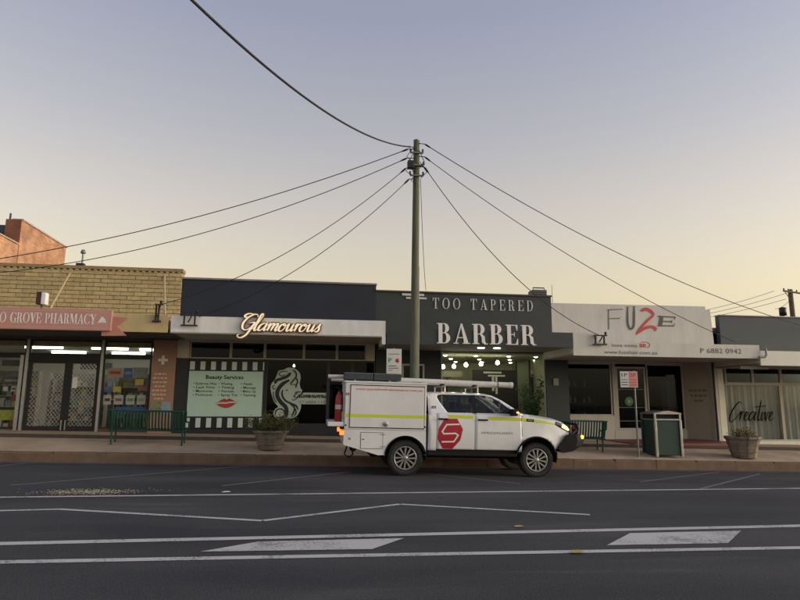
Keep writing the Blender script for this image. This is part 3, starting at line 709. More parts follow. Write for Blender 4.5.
for i, (pts, w_) in enumerate((
  ([(215, 108), (185, 140), (140, 160), (96, 176), (84, 205)], 26), ([(205, 172), (150, 205), (112, 255), (108, 310), (140, 362), (180, 400), (192, 445), (176, 485), (135, 492)], 34),
  ([(150, 255), (148, 300), (175, 345), (225, 372), (270, 392), (288, 425)], 16), ([(215, 372), (255, 405), (250, 450), (232, 478)], 14), ([(262, 415), (272, 445), (258, 478)], 12),
  ([(228, 84), (256, 105), (262, 140), (236, 178), (212, 208)], 13), ([(262, 150), (276, 185), (266, 215), (262, 238)], 12), ([(190, 100), (160, 96), (128, 104), (116, 125), (140, 138), (170, 126)], 8),
  ([(84, 215), (64, 232), (76, 250), (90, 238)], 8), ([(96, 470), (104, 432), (140, 418), (172, 440), (168, 478), (130, 492), (104, 478)], 12), ([(178, 262), (186, 258), (194, 264)], 9), ([(215, 215), (240, 208), (262, 216)], 6), ([(74, 270), (78, 320), (104, 368)], 8))):
    ribbon(mb, [Z(*p) for p in pts], w_/8.575*k_, yd-.0012-.0006*i, .002)
mb.build('hair_lines', stk, gl, fix=False)
MB().box(D(297, 0)[0], D(329, 0)[0], FY+.010, FY+.0125, D(0, 404)[1], D(0, 392.5)[1]).build('name_decal', dec, gl)
mb = MB(); script_word(mb, 'Glamourous', D(293.5, 0)[0], D(329, 0)[0], D(0, 397.5)[1], .085, FY+.0095, .03, .016, .002); mb.build('lettering', lettk, gl, fix=False)
text_mb('07 6884 1142', D(299, 0)[0], D(328, 0)[0], D(0, 403.3)[1], .095, FY+.0095, .002).build('lettering', mat('decal_green', (.10, .16, .14), .6), gl)
warm = mat('warm_bulb', (0.9, .8, .5), .5, emit=(1, .78, .42), es=5.0)
for px, py in ((294, 366), (343, 347.5), (300, 346.5)):
    p = at(px, py, 20.4); MB().lathe([(0, -.04), (.03, -.03), (.04, 0), (.03, .03), (.012, .06), (0, .07)], tuple(p), n=10).build('bulb', warm, gl)
B('red_valance', mat('dark_red_cloth', (0.17, 0.02, 0.025), .8, var=.2), gl, X(337, 370, 20.3), X(366, 370, 20.3), 20.3, 20.34, at(350, 381, 20.3).z, at(350, 369, 20.3).z)
# ---------------------------------------------------------------- barber
ba = thing('barber_building', 'black barber shop with tall white lettering and bright lit window', 'shop', (5, FY, .44))
BX0, BX1 = GX1, at(551.5, 315, FY).x
bwal = mat('barber_wall', (0.46, 0.48, 0.34), .8, var=.08); bfl = mat('barber_floor', (0.14, 0.11, 0.08), .4, var=.3, scale=3)
BZC = 3.22
shell(ba, BX0, BX1+.5, 5.25, 4.4, .45, charcoal, inner=bwal, floor=bfl, zc=BZC)
B('parapet', charcoal, ba, BX0, BX1, FY+.0, FY+.25, 3.26, 5.21)
B('coping', mat('charcoal_capping', (0.05, 0.05, 0.052), .5), ba, BX0, BX1+.02, FY-.05, FY+.3, 5.21, 5.26)
bz0, bz1 = at(490, 346, AY).z, at(520, 331.5, AY).z
bx0a, bx1a = at(386.5, 336, AY).x, at(573, 338, AY).x
pale = mat('pale_soffit', (0.26, 0.25, 0.22), .8, var=.1)
awning(ba, bx0a, bx1a, bz0, bz1, charcoal, pale, deck=dkmetal, lip=.04)
def wordpx(word, x0, x1, yb, h, Y, m, par, dep, **kw):
    a_ = at(x0, yb, Y); b_ = at(x1, yb, Y); serif_word(word, a_.x, b_.x, a_.z, h, Y, dep, m, par, **kw)
ph_ = (at(480, 322, AY).z-at(480, 343.5, AY).z)
wordpx('BARBER', 436.5, 535.5, 343.3, ph_*.93, AY-.002, lettw, ba, .03)
ht = at(480, 298, FY).z-at(480, 309, FY).z
wordpx('TOO TAPERED', 432.5, 533.5, 308.6, ht*.97, FY-.002, lettg, ba, .02, S=.14, xs=.84)
MB().box(X(402, 294), X(424, 294), FY-.03, FY-.002, at(410, 295.8, FY).z, at(410, 293.6, FY).z).build('sign_bar', lettg, ba)
MB().box(X(406, 298), X(426.5, 298), FY-.03, FY-.002, at(410, 299, FY).z, at(410, 297.2, FY).z).build('sign_bar', lettg, ba)
# front wall: black left part with cream framed notice window, big lit window, black pier
bzh = at(490, 350, FY).z; bzs = at(490, 433, FY).z
B('front_wall', charcoal, ba, BX0+.02, X(441, 390), FY-.03, FY+.13, .0, 3.40)
B('front_pier', charcoal, ba, X(546, 390), BX1+.5, FY-.06, FY+.13, .0, 3.40)
B('window_head', charcoal, ba, X(441, 390), X(546, 390), FY-.02, FY+.13, bzh, 3.40)
B('window_sill', charcoal, ba, X(441, 390), X(546, 390), FY-.05, FY+.13, .0, .62)
framed(ba, 'shop_window', X(441, 390)+.003, X(546, 390)-.003, .623, bzh-.003, FY+.03, paneclr, mat('pale_frame', (.42, .42, .36), .5), .045)
nw = framed(ba, 'notice_window', X(401.5, 370), X(424, 370), at(412, 390, FY).z, at(412, 364, FY).z, FY-.05, panedk, crf, .06)
B('switch_box', mat('grey_box', (.28, .28, .27), .6), ba, X(552.5, 382), X(557.5, 382), FY-.10, FY-.061, at(555, 385.5, FY).z, at(555, 378.5, FY).z)
dl = mat('downlight_lit', (.9, .9, .8), .5, emit=(1.0, .93, .68), es=4.0)
for px in (481, 497):
    p = at(px, 347, 18.1); MB().lathe([(0, -.012), (.10, -.012), (.11, 0), (.11, .03), (0, .03)], (p.x, 18.1, bz0+.028), n=16).build('downlight', dl, ba)
bdl = mat('ceiling_spot_lit', (.9, .9, .8), .5, emit=(1.0, .95, .62), es=15.0)
for x in (3.2, 4.3, 5.4, 6.6, 7.6):
    for y in (20.6, 22.2, 23.8):
        MB().lathe([(0, -.01), (.05, -.01), (.06, 0), (.06, .02), (0, .02)], (x+(y-20)*.35, y, BZC-.012), n=14).build('downlight', bdl, ba)
# ---------------------------------------------------------------- fuze hair salon
fu = thing('hair_salon_building', 'cream white hair salon with hand drawn sign and recessed glass door', 'shop', (11, FY, .3))
UX0, UX1 = BX1+.5, at(713, 400, FY).x
FR = 20.35
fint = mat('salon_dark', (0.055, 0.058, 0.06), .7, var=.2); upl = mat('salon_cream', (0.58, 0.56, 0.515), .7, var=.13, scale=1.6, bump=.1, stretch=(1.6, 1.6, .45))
shell(fu, UX0, UX1+.02, 5.0, 4.3, .34, upl, inner=fint, zc=3.1, front=FR)
pxr = at(703, 320, FY).x
fp_poly = [(BX1+.003, 3.12), (pxr+.38, 3.12), (pxr+.30, 4.93), (pxr+.12, 4.93), (pxr+.12, 5.04), (BX1+.003, 5.00)]
MB().prism(fp_poly, FY+.0, FY+.22).build('parapet', upl, fu)
fz0, fz1 = at(665, 357, AY).z, at(665, 343.2, AY).z
fx0, fx1 = at(573.3, 345, AY).x, at(759.5, 350, AY).x
awning(fu, fx0, fx1, fz0, fz1, upl, soffit, lip=.03)
B('fascia_upstand', upl, fu, fx0+.004, at(597, 340, AY).x, AY+.004, AY+.05, fz1, at(585, 333.5, AY).z)
def S(px, py, Y): p = at(px, py, Y); return (p.x, p.z)
kx = (at(650, 320, FY).x-at(649, 320, FY).x)
grl = mat('sign_grey', (0.085, 0.085, 0.08), .6, var=.2, scale=20)
F_ = [((607.5, 309.8), (622.5, 309.2), 1.5), ((608.5, 309.5), (608.8, 329.5), 1.4), ((608.8, 318.6), (620, 318.3), 1.4)]
mb = MB()
for i, (a_, b_, w_) in enumerate(F_): ribbon(mb, [S(*a_, FY), S(*b_, FY)], w_*kx, FY-.0005*i-.001, .012, smoothc=False)
mb.build('letter', grl, fu, fix=False)
mb = MB(); ribbon(mb, [S(*p, FY) for p in ((627.6, 307.5), (627.4, 318), (628.2, 325.5), (630.5, 329), (633.5, 326), (634, 317), (634, 307))], 2.0*kx, FY-.001, .012)
ribbon(mb, [S(626, 307, FY), S(629.5, 307, FY)], .9*kx, FY-.002, .012, smoothc=False); ribbon(mb, [S(632.5, 306.7, FY), S(635.5, 306.7, FY)], .9*kx, FY-.0026, .012, smoothc=False); mb.build('letter', grl, fu, fix=False)
redz = mat('sign_red', (0.50, 0.055, 0.05), .55, var=.15, scale=12)
mb = MB(); ribbon(mb, [S(*p, FY) for p in ((641, 311), (645.5, 309.2), (650.5, 311), (654, 315.2))], 2.9*kx, FY-.001, .012)
ribbon(mb, [S(*p, FY) for p in ((654, 315), (648, 320), (640.5, 328), (636.5, 334.5))], 2.2*kx, FY-.0022, .012)
ribbon(mb, [S(*p, FY) for p in ((637, 333.5), (643, 329), (650, 326.8), (655, 328), (655, 331))], 2.7*kx, FY-.0035, .012); mb.build('letter', redz, fu, fix=False)
mb = MB(); ribbon(mb, [S(661.5, 316, FY), S(660.2, 325.7, FY)], 3.6*kx, FY-.001, .012, smoothc=False, taper=False)
for (a_, b_) in (((658, 316.3), (675.5, 317.2)), ((661, 321.3), (672, 321.6)), ((657.5, 325.7), (674, 325.9))): ribbon(mb, [S(*a_, FY), S(*b_, FY)], 1.0*kx, FY-.002-a_[1]*1e-5, .012, smoothc=False, taper=False)
ribbon(mb, [S(675.3, 317, FY), S(674.6, 319.4, FY)], .9*kx, FY-.003, .012, smoothc=False); ribbon(mb, [S(672, 320, FY), S(671.6, 323.2, FY)], .9*kx, FY-.0034, .012, smoothc=False); ribbon(mb, [S(673.8, 325.8, FY), S(674.8, 323.4, FY)], .9*kx, FY-.0038, .012, smoothc=False); mb.build('letter', grl, fu, fix=False)
mb = text_mb('love mme', S(612, 346.5, AY)[0], S(637, 346.5, AY)[0], S(612, 346.8, AY)[1], .11, AY-.002, .004); mb.build('lettering', lettd, fu)
mb = MB(); text = text_mb('ae', S(639.5, 346, AY)[0], S(646, 346, AY)[0], S(640, 347, AY)[1], .16, AY-.002, .004, bold=.03); text.build('lettering', redz, fu)
ribbon(mb, [S(*p, AY) for p in ((640, 342.6), (645, 342), (649, 343.5), (649.6, 346), (646.5, 348))], .022, AY-.002, .004); mb.build('lettering_ring', redz, fu, fix=False)
text_mb('www.fuzehair.com.au', S(604, 353, AY)[0], S(657, 353, AY)[0], S(604, 353.6, AY)[1], .11, AY-.002, .004).build('lettering', lettd, fu)
text_mb('P 6882 0942', S(700.5, 353, AY)[0], S(741.5, 353, AY)[0], S(720, 353.3, AY)[1], .155, AY-.002, .004).build('lettering', lettd, fu)
# recessed shopfront
redf = mat('red_painted_floor', (0.19, 0.055, 0.045), .55, var=.25, scale=4)
B('porch_floor', redf, fu, X(612, 440), UX1+.0, 18.05, FR+.05, -.2, .36)
def XR(px, py=395): return at(px, py, FR).x
def ZR(py, px=640): return at(px, py, FR).z
wfr = mat('white_frame', (.50, .48, .44), .5, var=.08)
B('head_wall', upl, fu, UX0+.01, UX1, FR-.04, FR+.13, ZR(364), 3.3)
B('porch_ceiling', soffit, fu, UX0+.01, UX1, FY-.01, FR-.04, 3.06, 3.12)
framed(fu, 'shop_window', XR(561.5), XR(611.5), ZR(415.5), ZR(364)-.002, FR, panedk, wfr, .04)
B('front_wall', upl, fu, UX0+.01, XR(612.5), FR-.05, FR+.12, -.1, ZR(415.5)-.002)
B('front_wall', upl, fu, XR(612.6), XR(684), FR-.06, FR+.12, -.1, ZR(430)-.002)
door = framed(fu, 'glass_door', XR(616), XR(646), ZR(430), ZR(367), FR, panedk, wfr, .07)
for q in (389.5, 407.5, 421): B('door_rail', mat('door_rail', (.16, .18, .17), .5), door, XR(616)+.08, XR(646)-.08, FR-.02, FR+.02, ZR(q)-.012, ZR(q)+.012)
B('post', wfr, fu, XR(612.5), XR(616)-.003, FR-.05, FR+.05, ZR(430), ZR(364)-.002)
MB().lathe([(0, -.004), (.16, -.003), (.165, 0), (0, 0)], (XR(628.5), FR-.012, ZR(401.5)), axis='y', n=28).build('round_sticker', mat('sticker_green', (.13, .26, .14), .6, var=.2, scale=12), door)
MB().lathe([(0, -.008), (.09, -.007), (.09, -.005), (0, -.0045)], (XR(628.5), FR-.012, ZR(401.5)), axis='y', n=3, smooth=False).build('sticker_mark', mat('sticker_pale', (.36, .46, .34), .6), door)
framed(fu, 'shop_window', XR(647), XR(683.5), ZR(430), ZR(364)-.002, FR, panedk, wfr, .05)
# splayed side wall on the right with faint lettering
sw0 = Vector((XR(684), FR)); sw1 = Vector((at(713.5, 400, FY-.1).x, FY-.1))
mb = MB(); dv = (sw1-sw0).normalized(); nv = Vector((-dv.y, dv.x))*.12
P4 = [sw0, sw1, sw1+nv, sw0+nv]
mb.add([(p.x, p.y, -.2) for p in P4]+[(p.x, p.y, 3.08) for p in P4], [(0, 1, 2, 3), (4, 5, 6, 7), (0, 1, 5, 4), (1, 2, 6, 5), (2, 3, 7, 6), (3, 0, 4, 7)])
splay = mb.build('splayed_wall', mat('salon_rose', (0.42, 0.36, 0.31), .7, var=.1), fu)
ang = math.atan2(dv.y, dv.x)
for i, (a_, b_) in enumerate(((.18, .82), (.22, .80), (.34, .66))):
    L_ = (sw1-sw0).length; t = MB(); x_ = a_*L_; q_ = i
    while x_ < b_*L_:
        l_ = (.16, .10, .13)[q_ % 3]; t.box(x_, min(x_+l_, b_*L_), -.004, 0, 0, .07); x_ += l_+.035; q_ += 1
    zc_ = at(699, 391.5+i*5.2, FY+.4).z
    t.xf(Matrix.Translation((sw0.x, sw0.y, zc_)) @ Matrix.Rotation(ang, 4, 'Z')); t.build('lettering', mat('faint_lettering', (.20, .17, .15), .7), splay)
B('end_post', wfr, fu, X(712.3, 400, FY-.15), X(717.5, 400, FY-.15), FY-.22, FY+.0, -.2, 3.05)
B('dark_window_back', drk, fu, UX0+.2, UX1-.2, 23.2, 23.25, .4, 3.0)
# ---------------------------------------------------------------- creative salon (right)
cs = thing('creative_salon_building', 'slate grey shop with white fascia and curtained window reading Creative', 'shop', (17, FY, .2))
SX0, SX1 = UX1+.13, 26.0
shell(cs, SX0, SX1, 4.75, 4.2, .22, slate, inner=shwall, zc=2.98)
B('parapet', slate, cs, at(711, 330, FY).x+.35, SX1, FY+.0, FY+.22, 2.9, 4.72)
B('coping', MATS['grey_capping'], cs, at(711, 330, FY).x+.35, SX1, FY-.04, FY+.26, 4.72, 4.755)
cz0, cz1 = at(800, 366, AY).z, at(800, 351.5, AY).z
crw = mat('cream_white', (.68, .66, .58), .6, var=.08)
awning(cs, fx1+.006, SX1-1.5, cz0, cz1, crw, pale, lip=.03)
B('fascia_trim', pale, cs, at(748, 362, AY).x, at(777, 366, AY).x, AY+.35, AY+.40, at(760, 368.5, AY).z, cz0+.0)
sgl = at(760, 441, FY).z; stp = at(760, 384, FY).z
wx = [X(724.5, 410), X(782, 410), X(840, 410), SX1-.3]
B('head_wall', crw, cs, SX0, SX1, FY-.01, FY+.12, at(760, 366.5, FY).z, 2.95)
B('cream_post', crw, cs, X(717.8, 400), wx[0]-.003, FY-.08, FY+.12, -.2, 2.9)
MB().tube([(X(715.5, 400, FY-.26), FY-.26, -.1), (X(715.5, 400, FY-.26), FY-.26, 3.02)], .035, 10).build('downpipe', dkmetal, cs)
for i in range(3):
    framed(cs, 'shop_window', wx[i], wx[i+1]-.004, sgl, stp-.004, FY, glass('veiled_glass', (.86, .87, .85), .25), crf, .05)
xt = [X(724.5, 375), X(752, 375), X(780, 375), X(808, 375), X(836, 375), X(870, 375)]
for i in range(5): framed(cs, 'high_window', xt[i], xt[i+1]-.004, stp, at(760, 367, FY).z, FY, panedk, crf, .045)
B('window_base', mat('base_white', (.70, .69, .64), .6, var=.12, scale=3), cs, wx[0], SX1, FY-.06, FY+.12, -.3, sgl-.002)
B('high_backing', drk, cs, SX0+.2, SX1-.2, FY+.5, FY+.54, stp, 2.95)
# pleated curtain behind the glass
cur = mat('grey_curtain', (0.60, 0.62, 0.61), .9, var=.08, scale=3)
for i, (a_, b_) in enumerate(((wx[0]+.06, wx[1]-.08), (wx[1]+.06, wx[2]-.1))):
    n_ = 220; vs = []; fs = []
    for q in range(n_+1):
        x = a_+(b_-a_)*q/n_; ph0 = x*26+1.2*math.sin(x*3.1)
        for z, am in ((sgl+.04, .045), ((sgl+stp)/2, .038), (stp-.03, .028)):
            vs.append((x, FY+.17+am*math.sin(ph0+.15*math.sin(z*2))+.012*math.sin(x*61), z))
    for q in range(n_):
        for h_ in range(2): fs.append((q*3+h_, q*3+3+h_, q*3+4+h_, q*3+1+h_))
    MB().add(vs, fs, True).build('curtain', cur, cs, fix=False)
mb = MB(); c0 = at(729.5, 424, FY-.01); c1 = at(776, 424, FY-.01)
script_word(mb, 'Creative', c0.x, c1.x-.02, at(750, 420.5, FY).z, .31, FY-.008, .052, .028, .003, slant=.25); mb.build('lettering', lettk, cs, fix=False)
# ---------------------------------------------------------------- orange brick building behind on the left
ob = thing('brick_building', 'orange brick building with sloping parapet rising behind the pharmacy', 'building', (-14, 27, 0))
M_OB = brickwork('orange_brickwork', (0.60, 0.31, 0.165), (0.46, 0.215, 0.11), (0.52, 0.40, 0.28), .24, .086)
M_OBD = brickwork('shaded_brickwork', (0.24, 0.09, 0.05), (0.20, 0.075, 0.045), (0.22, 0.14, 0.1), .24, .086)  # darkened copy of the orange brick, shade put into the colour
BY = 27.0
# its side wall recedes from the street and faces the sunset; the tall rear part steps up behind a return face with its shade painted in
c0 = at(21.5, 220, BY); BX = c0.x; H1 = c0.z; H0 = at(21.5, 245, BY).z
k2 = at(66, 249, 1.0).x; Y2 = BX/k2
B('side_wall', M_OB, ob, BX-.35, BX, BY+.052, Y2, -1.5, H1)
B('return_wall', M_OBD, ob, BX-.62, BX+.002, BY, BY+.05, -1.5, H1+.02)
B('coping', mat('pale_coping', (.42, .36, .30), .8, var=.2), ob, BX-.40, BX+.05, BY+.055, Y2+.05, H1, H1+.07)
B('side_wall', M_OB, ob, BX-.35, BX-.004, 25.1, BY-.002, -1.5, H0)
B('coping', MATS['pale_coping'], ob, BX-.42, BX+.05, 25.1, BY-.002, H0, H0+.06)
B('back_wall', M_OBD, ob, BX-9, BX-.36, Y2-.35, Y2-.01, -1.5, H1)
B('front_wall', M_OB, ob, BX-9, BX-.36, 25.1, 25.4, -1.5, H0)
B('roof', roofm, ob, BX-9, BX-.36, 25.4, Y2-.36, H0-.9, H0-.8)
tkz = at(6, 225, BY+.4)
B('roof_tank', mat('grey_tank', (.07, .085, .095), .6, var=.2), ob, BX-3.6, BX-.75, BY+.4, BY+2.0, H0-.8, tkz.z)
px_ = at(11, 215, BY+.3).x
B('tank_post', MATS['grey_tank'], ob, px_-.03, px_+.03, BY+.24, BY+.3, H0-.8, at(11, 213.5, BY+.3).z)
# ------------------------------------------------------------------ service ute
CARX, CARY = 2.08, 14.74
car = thing('service_ute', 'white dual cab service ute with red hexagon logo and canopy tray', 'ute', (CARX, CARY, g(CARX)+.0))
car.rotation_euler = (0, math.atan(.0215), R(-.25))
cw = mat('ute_white', (0.72, 0.725, 0.73), .3, var=.07, scale=2.2, coat=.5, obj=True)
cwm = mat('canopy_white', (0.68, 0.68, 0.685), .4, var=.08, scale=2.0, coat=.2, obj=True)
cblk = mat('ute_black_plastic', (0.007, 0.007, 0.008), .7, var=.3, scale=20, obj=True, spec=.25)
cdark = mat('ute_underbody', (0.008, 0.008, 0.008), .9)
cyel = mat('fluoro_yellow_tape', (0.55, 0.62, 0.035), .5)
cred = mat('ute_logo_red', (0.36, 0.010, 0.024), .45)
rub = mat('tyre_rubber', (0.020, 0.020, 0.021), .85, var=.3, scale=30, obj=True, bump=.3, bscale=60)
alloy = mat('alloy_wheel', (0.34, 0.33, 0.32), .4, metal=.7, var=.15, scale=12, obj=True)
cgl = glass('ute_glass', (.74, .80, .80), 1.0)
amber = mat('amber_lit', (.9, .45, .05), .4, emit=(1.0, .46, .05), es=2.6)
amberd = mat('headlamp_lit', (.9, .7, .3), .3, emit=(1.0, .70, .24), es=1.1)
tailr = mat('tail_lamp_lit', (.6, .05, .02), .4, emit=(1.0, .16, .03), es=1.6)
redl = mat('red_enamel', (.30, .015, .015), .35, var=.15, scale=12, obj=True)
lens = mat('dark_lens', (.05, .05, .055), .15)
def CP(mb, name, m, par=None, fix=True): return mb.build(name, m, par or car, local=True, fix=fix)
WAX = ((0, .39), (3.10, .39))
def W(x, z):
    w = .915
    if z < .95: w -= .05*((.95-z)/.45)**2
    elif z < 1.40: w -= .018*((z-.95)/.45)**2
    else: w = .897-(z-1.40)*.42
    if x > 3.15: w -= .15*((x-3.15)/.85)**2
    # flared arches
    d = math.hypot(x-3.10, z-.42)
    w += .018*math.exp(-((d-.5)/.10)**2) if z < 1.1 else 0
    return w
def sidesheet(outer, holes, side, thick=.02, dx=.10, dz=.07, yf=W, off=0.0):
    loops = [[Vector((p[0], 0, p[1])) for p in outer]]+[[Vector((p[0], 0, p[1])) for p in h] for h in holes]
    pts = [p for l in loops for p in l]; tris = tessellate_polygon(loops)
    b = bmesh.new(); vs = [b.verts.new(p) for p in pts]
    for t in tris:
        try: b.faces.new([vs[i] for i in t])
        except ValueError: pass
    xs = [p.x for p in pts]; zs = [p.z for p in pts]
    x = math.floor(min(xs)/dx)*dx
    while x < max(xs):
        bmesh.ops.bisect_plane(b, geom=b.verts[:]+b.edges[:]+b.faces[:], plane_co=(x, 0, 0), plane_no=(1, 0, 0)); x += dx
    z = math.floor(min(zs)/dz)*dz
    while z < max(zs):
        bmesh.ops.bisect_plane(b, geom=b.verts[:]+b.edges[:]+b.faces[:], plane_co=(0, 0, z), plane_no=(0, 0, 1)); z += dz
    for v in b.verts: v.co.y = side*(yf(v.co.x, v.co.z)+off)
    if thick:
        be = [e for e in b.edges if e.is_boundary]
        r = bmesh.ops.extrude_edge_only(b, edges=be)
        for v in [q for q in r['geom'] if isinstance(q, bmesh.types.BMVert)]: v.co.y -= side*thick
    mb = MB(); mb.bm(b, True); return mb
def arch(cx, cz, r, a0, a1, n=16): return [(cx+r*math.cos(R(a0+(a1-a0)*i/n)), cz+r*math.sin(R(a0+(a1-a0)*i/n))) for i in range(n+1)]
gh = [(.52, 1.402), (.52, 1.78), (.56, 1.845), (.66, 1.868), (1.3, 1.875), (1.95, 1.862), (2.12, 1.825), (2.30, 1.74), (2.55, 1.58), (2.80, 1.402)]
h1 = [(.97, 1.43), (.80, 1.66), (.735, 1.78), (.76, 1.825), (.84, 1.842), (1.57, 1.845), (1.57, 1.43)]
h2 = [(1.66, 1.43), (1.66, 1.845), (1.93, 1.835), (2.07, 1.80), (2.22, 1.72), (2.46, 1.555), (2.63, 1.43)]
arc_f = arch(3.10, .42, .50, 178, 12)
fend = [(2.755, .56), (2.60+.0, .56)] if False else []
for sd_ in (-1, 1):
    CP(sidesheet(gh, [h1, h2], sd_, off=.0), 'cab_side', cw, fix=True)
    for hh in (h1, h2): CP(sidesheet(hh, [], sd_, thick=0, off=-.018), 'side_window', cgl)
    # dark rubber round the glass, and black middle pillar
    CP(sidesheet([(1.565, 1.42), (1.665, 1.42), (1.665, 1.85), (1.565, 1.85)], [], sd_, thick=0, off=.003), 'door_pillar', cblk)
    CP(sidesheet([(.52, .57), (.705, .57), (.705, 1.40), (.52, 1.40)], [], sd_), 'cab_corner', cw)
    for (xa, xb, hx) in ((.713, 1.606, .86), (1.614, 2.735, 1.80)):
        d = CP(sidesheet([(xa, .60), (xb, .60), (xb, 1.40), (xa, 1.40)], [], sd_), 'door', cw)
        hm = MB(); yh = sd_*(W(hx, 1.28)+.03)
        hm.bev(hx-.12, hx+.12, yh-.016, yh+.016, 1.262, 1.298, b=.012); CP(hm, 'handle', cblk, d)
    fo = [(2.743, 1.40), (2.743, .60)]
    fo = [(2.743, .56)]+[p for p in arch(3.10, .42, .50, 163, 25)]+[(3.63, .66), (3.80, .84), (3.93, .98), (3.97, 1.09), (3.91, 1.17), (3.80, 1.245), (3.62, 1.295), (3.4, 1.325), (3.2, 1.345), (2.82, 1.40), (2.743, 1.40)]
    CP(sidesheet(fo, [], sd_), 'front_wing', cw)
    # arch lip
    ring = [Vector((p[0], sd_*(W(p[0], p[1])+.008), p[1])) for p in arch(3.10, .42, .495, 168, 22, 20)]
    CP(MB().tube(ring, .022, 6), 'arch_lip', cblk)
    # reflective tape
    t1 = [(1.0, 1.305), (1.585, 1.30), (1.585, 1.375), (.97, 1.38)]
    t2 = [(1.95, 1.285), (2.735, 1.275), (2.735, 1.345), (1.93, 1.362)]
    t3 = [(2.745, 1.272), (3.30, 1.238), (3.56, 1.205), (3.56, 1.235), (3.28, 1.295), (2.745, 1.342)]
    for t in (t1, t2, t3): CP(sidesheet(t, [], sd_, thick=0, off=.004), 'reflective_tape', cyel)
    CP(sidesheet([(2.86, 1.27), (3.04, 1.262), (3.04, 1.325), (2.86, 1.333)], [], sd_, thick=0, off=.007), 'number_patch', cblk)
    # side step
    CP(MB().bev(.50, 2.62, min(sd_*.80, sd_*.93), max(sd_*.80, sd_*.93), .455, .52, b=.02), 'side_step', cblk)
    CP(MB().box(.53, 2.74, min(sd_*.70, sd_*.85), max(sd_*.70, sd_*.85), .50, .62), 'sill', cblk)
    # door mirror
    ym = sd_*1.0
    mr = CP(MB().bev(2.44, 2.60, min(sd_*.90, sd_*1.10), max(sd_*.90, sd_*1.10), 1.39, 1.55, b=.04), 'mirror', cblk)
    CP(MB().bev(2.555, 2.607, min(sd_*1.0, sd_*1.105), max(sd_*1.0, sd_*1.105), 1.455, 1.49, b=.01), 'mirror_indicator', amber, mr)
    # headlight
    hl = [(3.58, 1.215), (3.74, 1.125), (3.94, 1.04), (3.972, 1.09), (3.91, 1.17), (3.79, 1.24), (3.60, 1.285)]
    h_ = CP(sidesheet(hl, [], sd_, thick=.02, off=.012), 'headlight', lens)
    CP(sidesheet([(3.74, 1.15), (3.92, 1.07), (3.955, 1.10), (3.89, 1.175), (3.77, 1.235)], [], sd_, thick=0, off=.018), 'lamp', amberd, h_)
    CP(MB().lathe([(0, .05), (.035, .045), (.045, .02), (.045, -.04)], (4.30, sd_*.70, .93), axis='x', n=14), 'bar_indicator', amber)
ptx = mat('patch_text', (.40, .42, .10), .5)
t = text_mb('P022', 0, .12, 0, .035, 0, .001, bold=.02); t.xf(Matrix.Translation((2.89, -(W(2.95, 1.3)+.010), 1.282))); CP(t, 'lettering', ptx)
# roof, bonnet, nose: crowned strips across the body
def strip_top(path, name, m, crown=.045, cols=13, inset=0.0, lip=.0):
    """path: (x, z) along the car; edges follow W"""
    vs = []; fs = []; n = len(path)
    for (x, z) in path:
        w_ = W(x, z)-inset
        for k in range(cols):
            u = -1+2*k/(cols-1); vs.append((x, u*w_, z+crown*(1-abs(u)**3)))
    for i in range(n-1):
        for k in range(cols-1): fs.append((i*cols+k, i*cols+k+1, (i+1)*cols+k+1, (i+1)*cols+k))
    return CP(MB().add(vs, fs, True), name, m)
roofp = [(.525, 1.78), (.56, 1.845), (.66, 1.868), (1.0, 1.873), (1.3, 1.875), (1.65, 1.87), (1.95, 1.862), (2.12, 1.825)]
strip_top(roofp, 'roof', cw, .04)
strip_top([(2.12, 1.825), (2.30, 1.74), (2.55, 1.58), (2.80, 1.402)], 'windscreen', cgl, .05, inset=.035)
strip_top([(2.78, 1.40), (2.82, 1.40), (3.0, 1.372), (3.2, 1.345), (3.4, 1.325), (3.62, 1.295), (3.80, 1.245), (3.91, 1.17), (3.97, 1.09)], 'bonnet', cw, .07)
CP(MB().add([(.53, -W(.53, z), z) for z in (.57, 1.0, 1.40, 1.78)]+[(.53, W(.53, z), z) for z in (.57, 1.0, 1.40, 1.78)], [(0, 1, 5, 4), (1, 2, 6, 5)]), 'cab_back', cw)
CP(MB().add([(.53, -.80, 1.45), (.53, .80, 1.45), (.535, .72, 1.76), (.535, -.72, 1.76)], [(0, 1, 2, 3)]), 'rear_window', cgl)
CP(MB().bev(3.90, 3.99, -.70, .70, .86, 1.14, b=.03), 'grille', cblk)
# steel bull bar
prof = [(3.62, .68), (3.80, .56), (4.15, .60), (4.36, .72), (4.41, .86), (4.38, .985), (4.12, 1.0), (3.95, .975), (3.80, .84)]
bb = MB(); vs = []; fs = []; n = len(prof); cols = [-.90, -.82, -.6, 0, .6, .82, .90]
for c_ in cols:
    s_ = .22*max(0, (abs(c_)-.6)/.3)**1.5
    for (x, z) in prof: vs.append((x-s_*(x-3.6)/.6, c_, z))
for i in range(len(cols)-1):
    for k in range(n): fs.append((i*n+k, i*n+(k+1) % n, (i+1)*n+(k+1) % n, (i+1)*n+k))
fs += [tuple(range(n)), tuple(range((len(cols)-1)*n, len(cols)*n))]
bar = CP(bb.add(vs, fs), 'bull_bar', cblk)
CP(MB().tube([(4.20, -.62, .97), (4.25, -.62, 1.12), (4.23, -.58, 1.22), (4.23, 0, 1.24), (4.23, .58, 1.22), (4.25, .62, 1.12), (4.20, .62, .97)], .034, 10), 'hoop', cblk, bar)
CP(MB().tube([(4.20, -.62, 1.10), (4.08, -.84, 1.06), (3.9, -.88, .95)], .03, 10), 'hoop', cblk, bar); CP(MB().tube([(4.20, .62, 1.10), (4.08, .84, 1.06), (3.9, .88, .95)], .03, 10), 'hoop', cblk, bar)
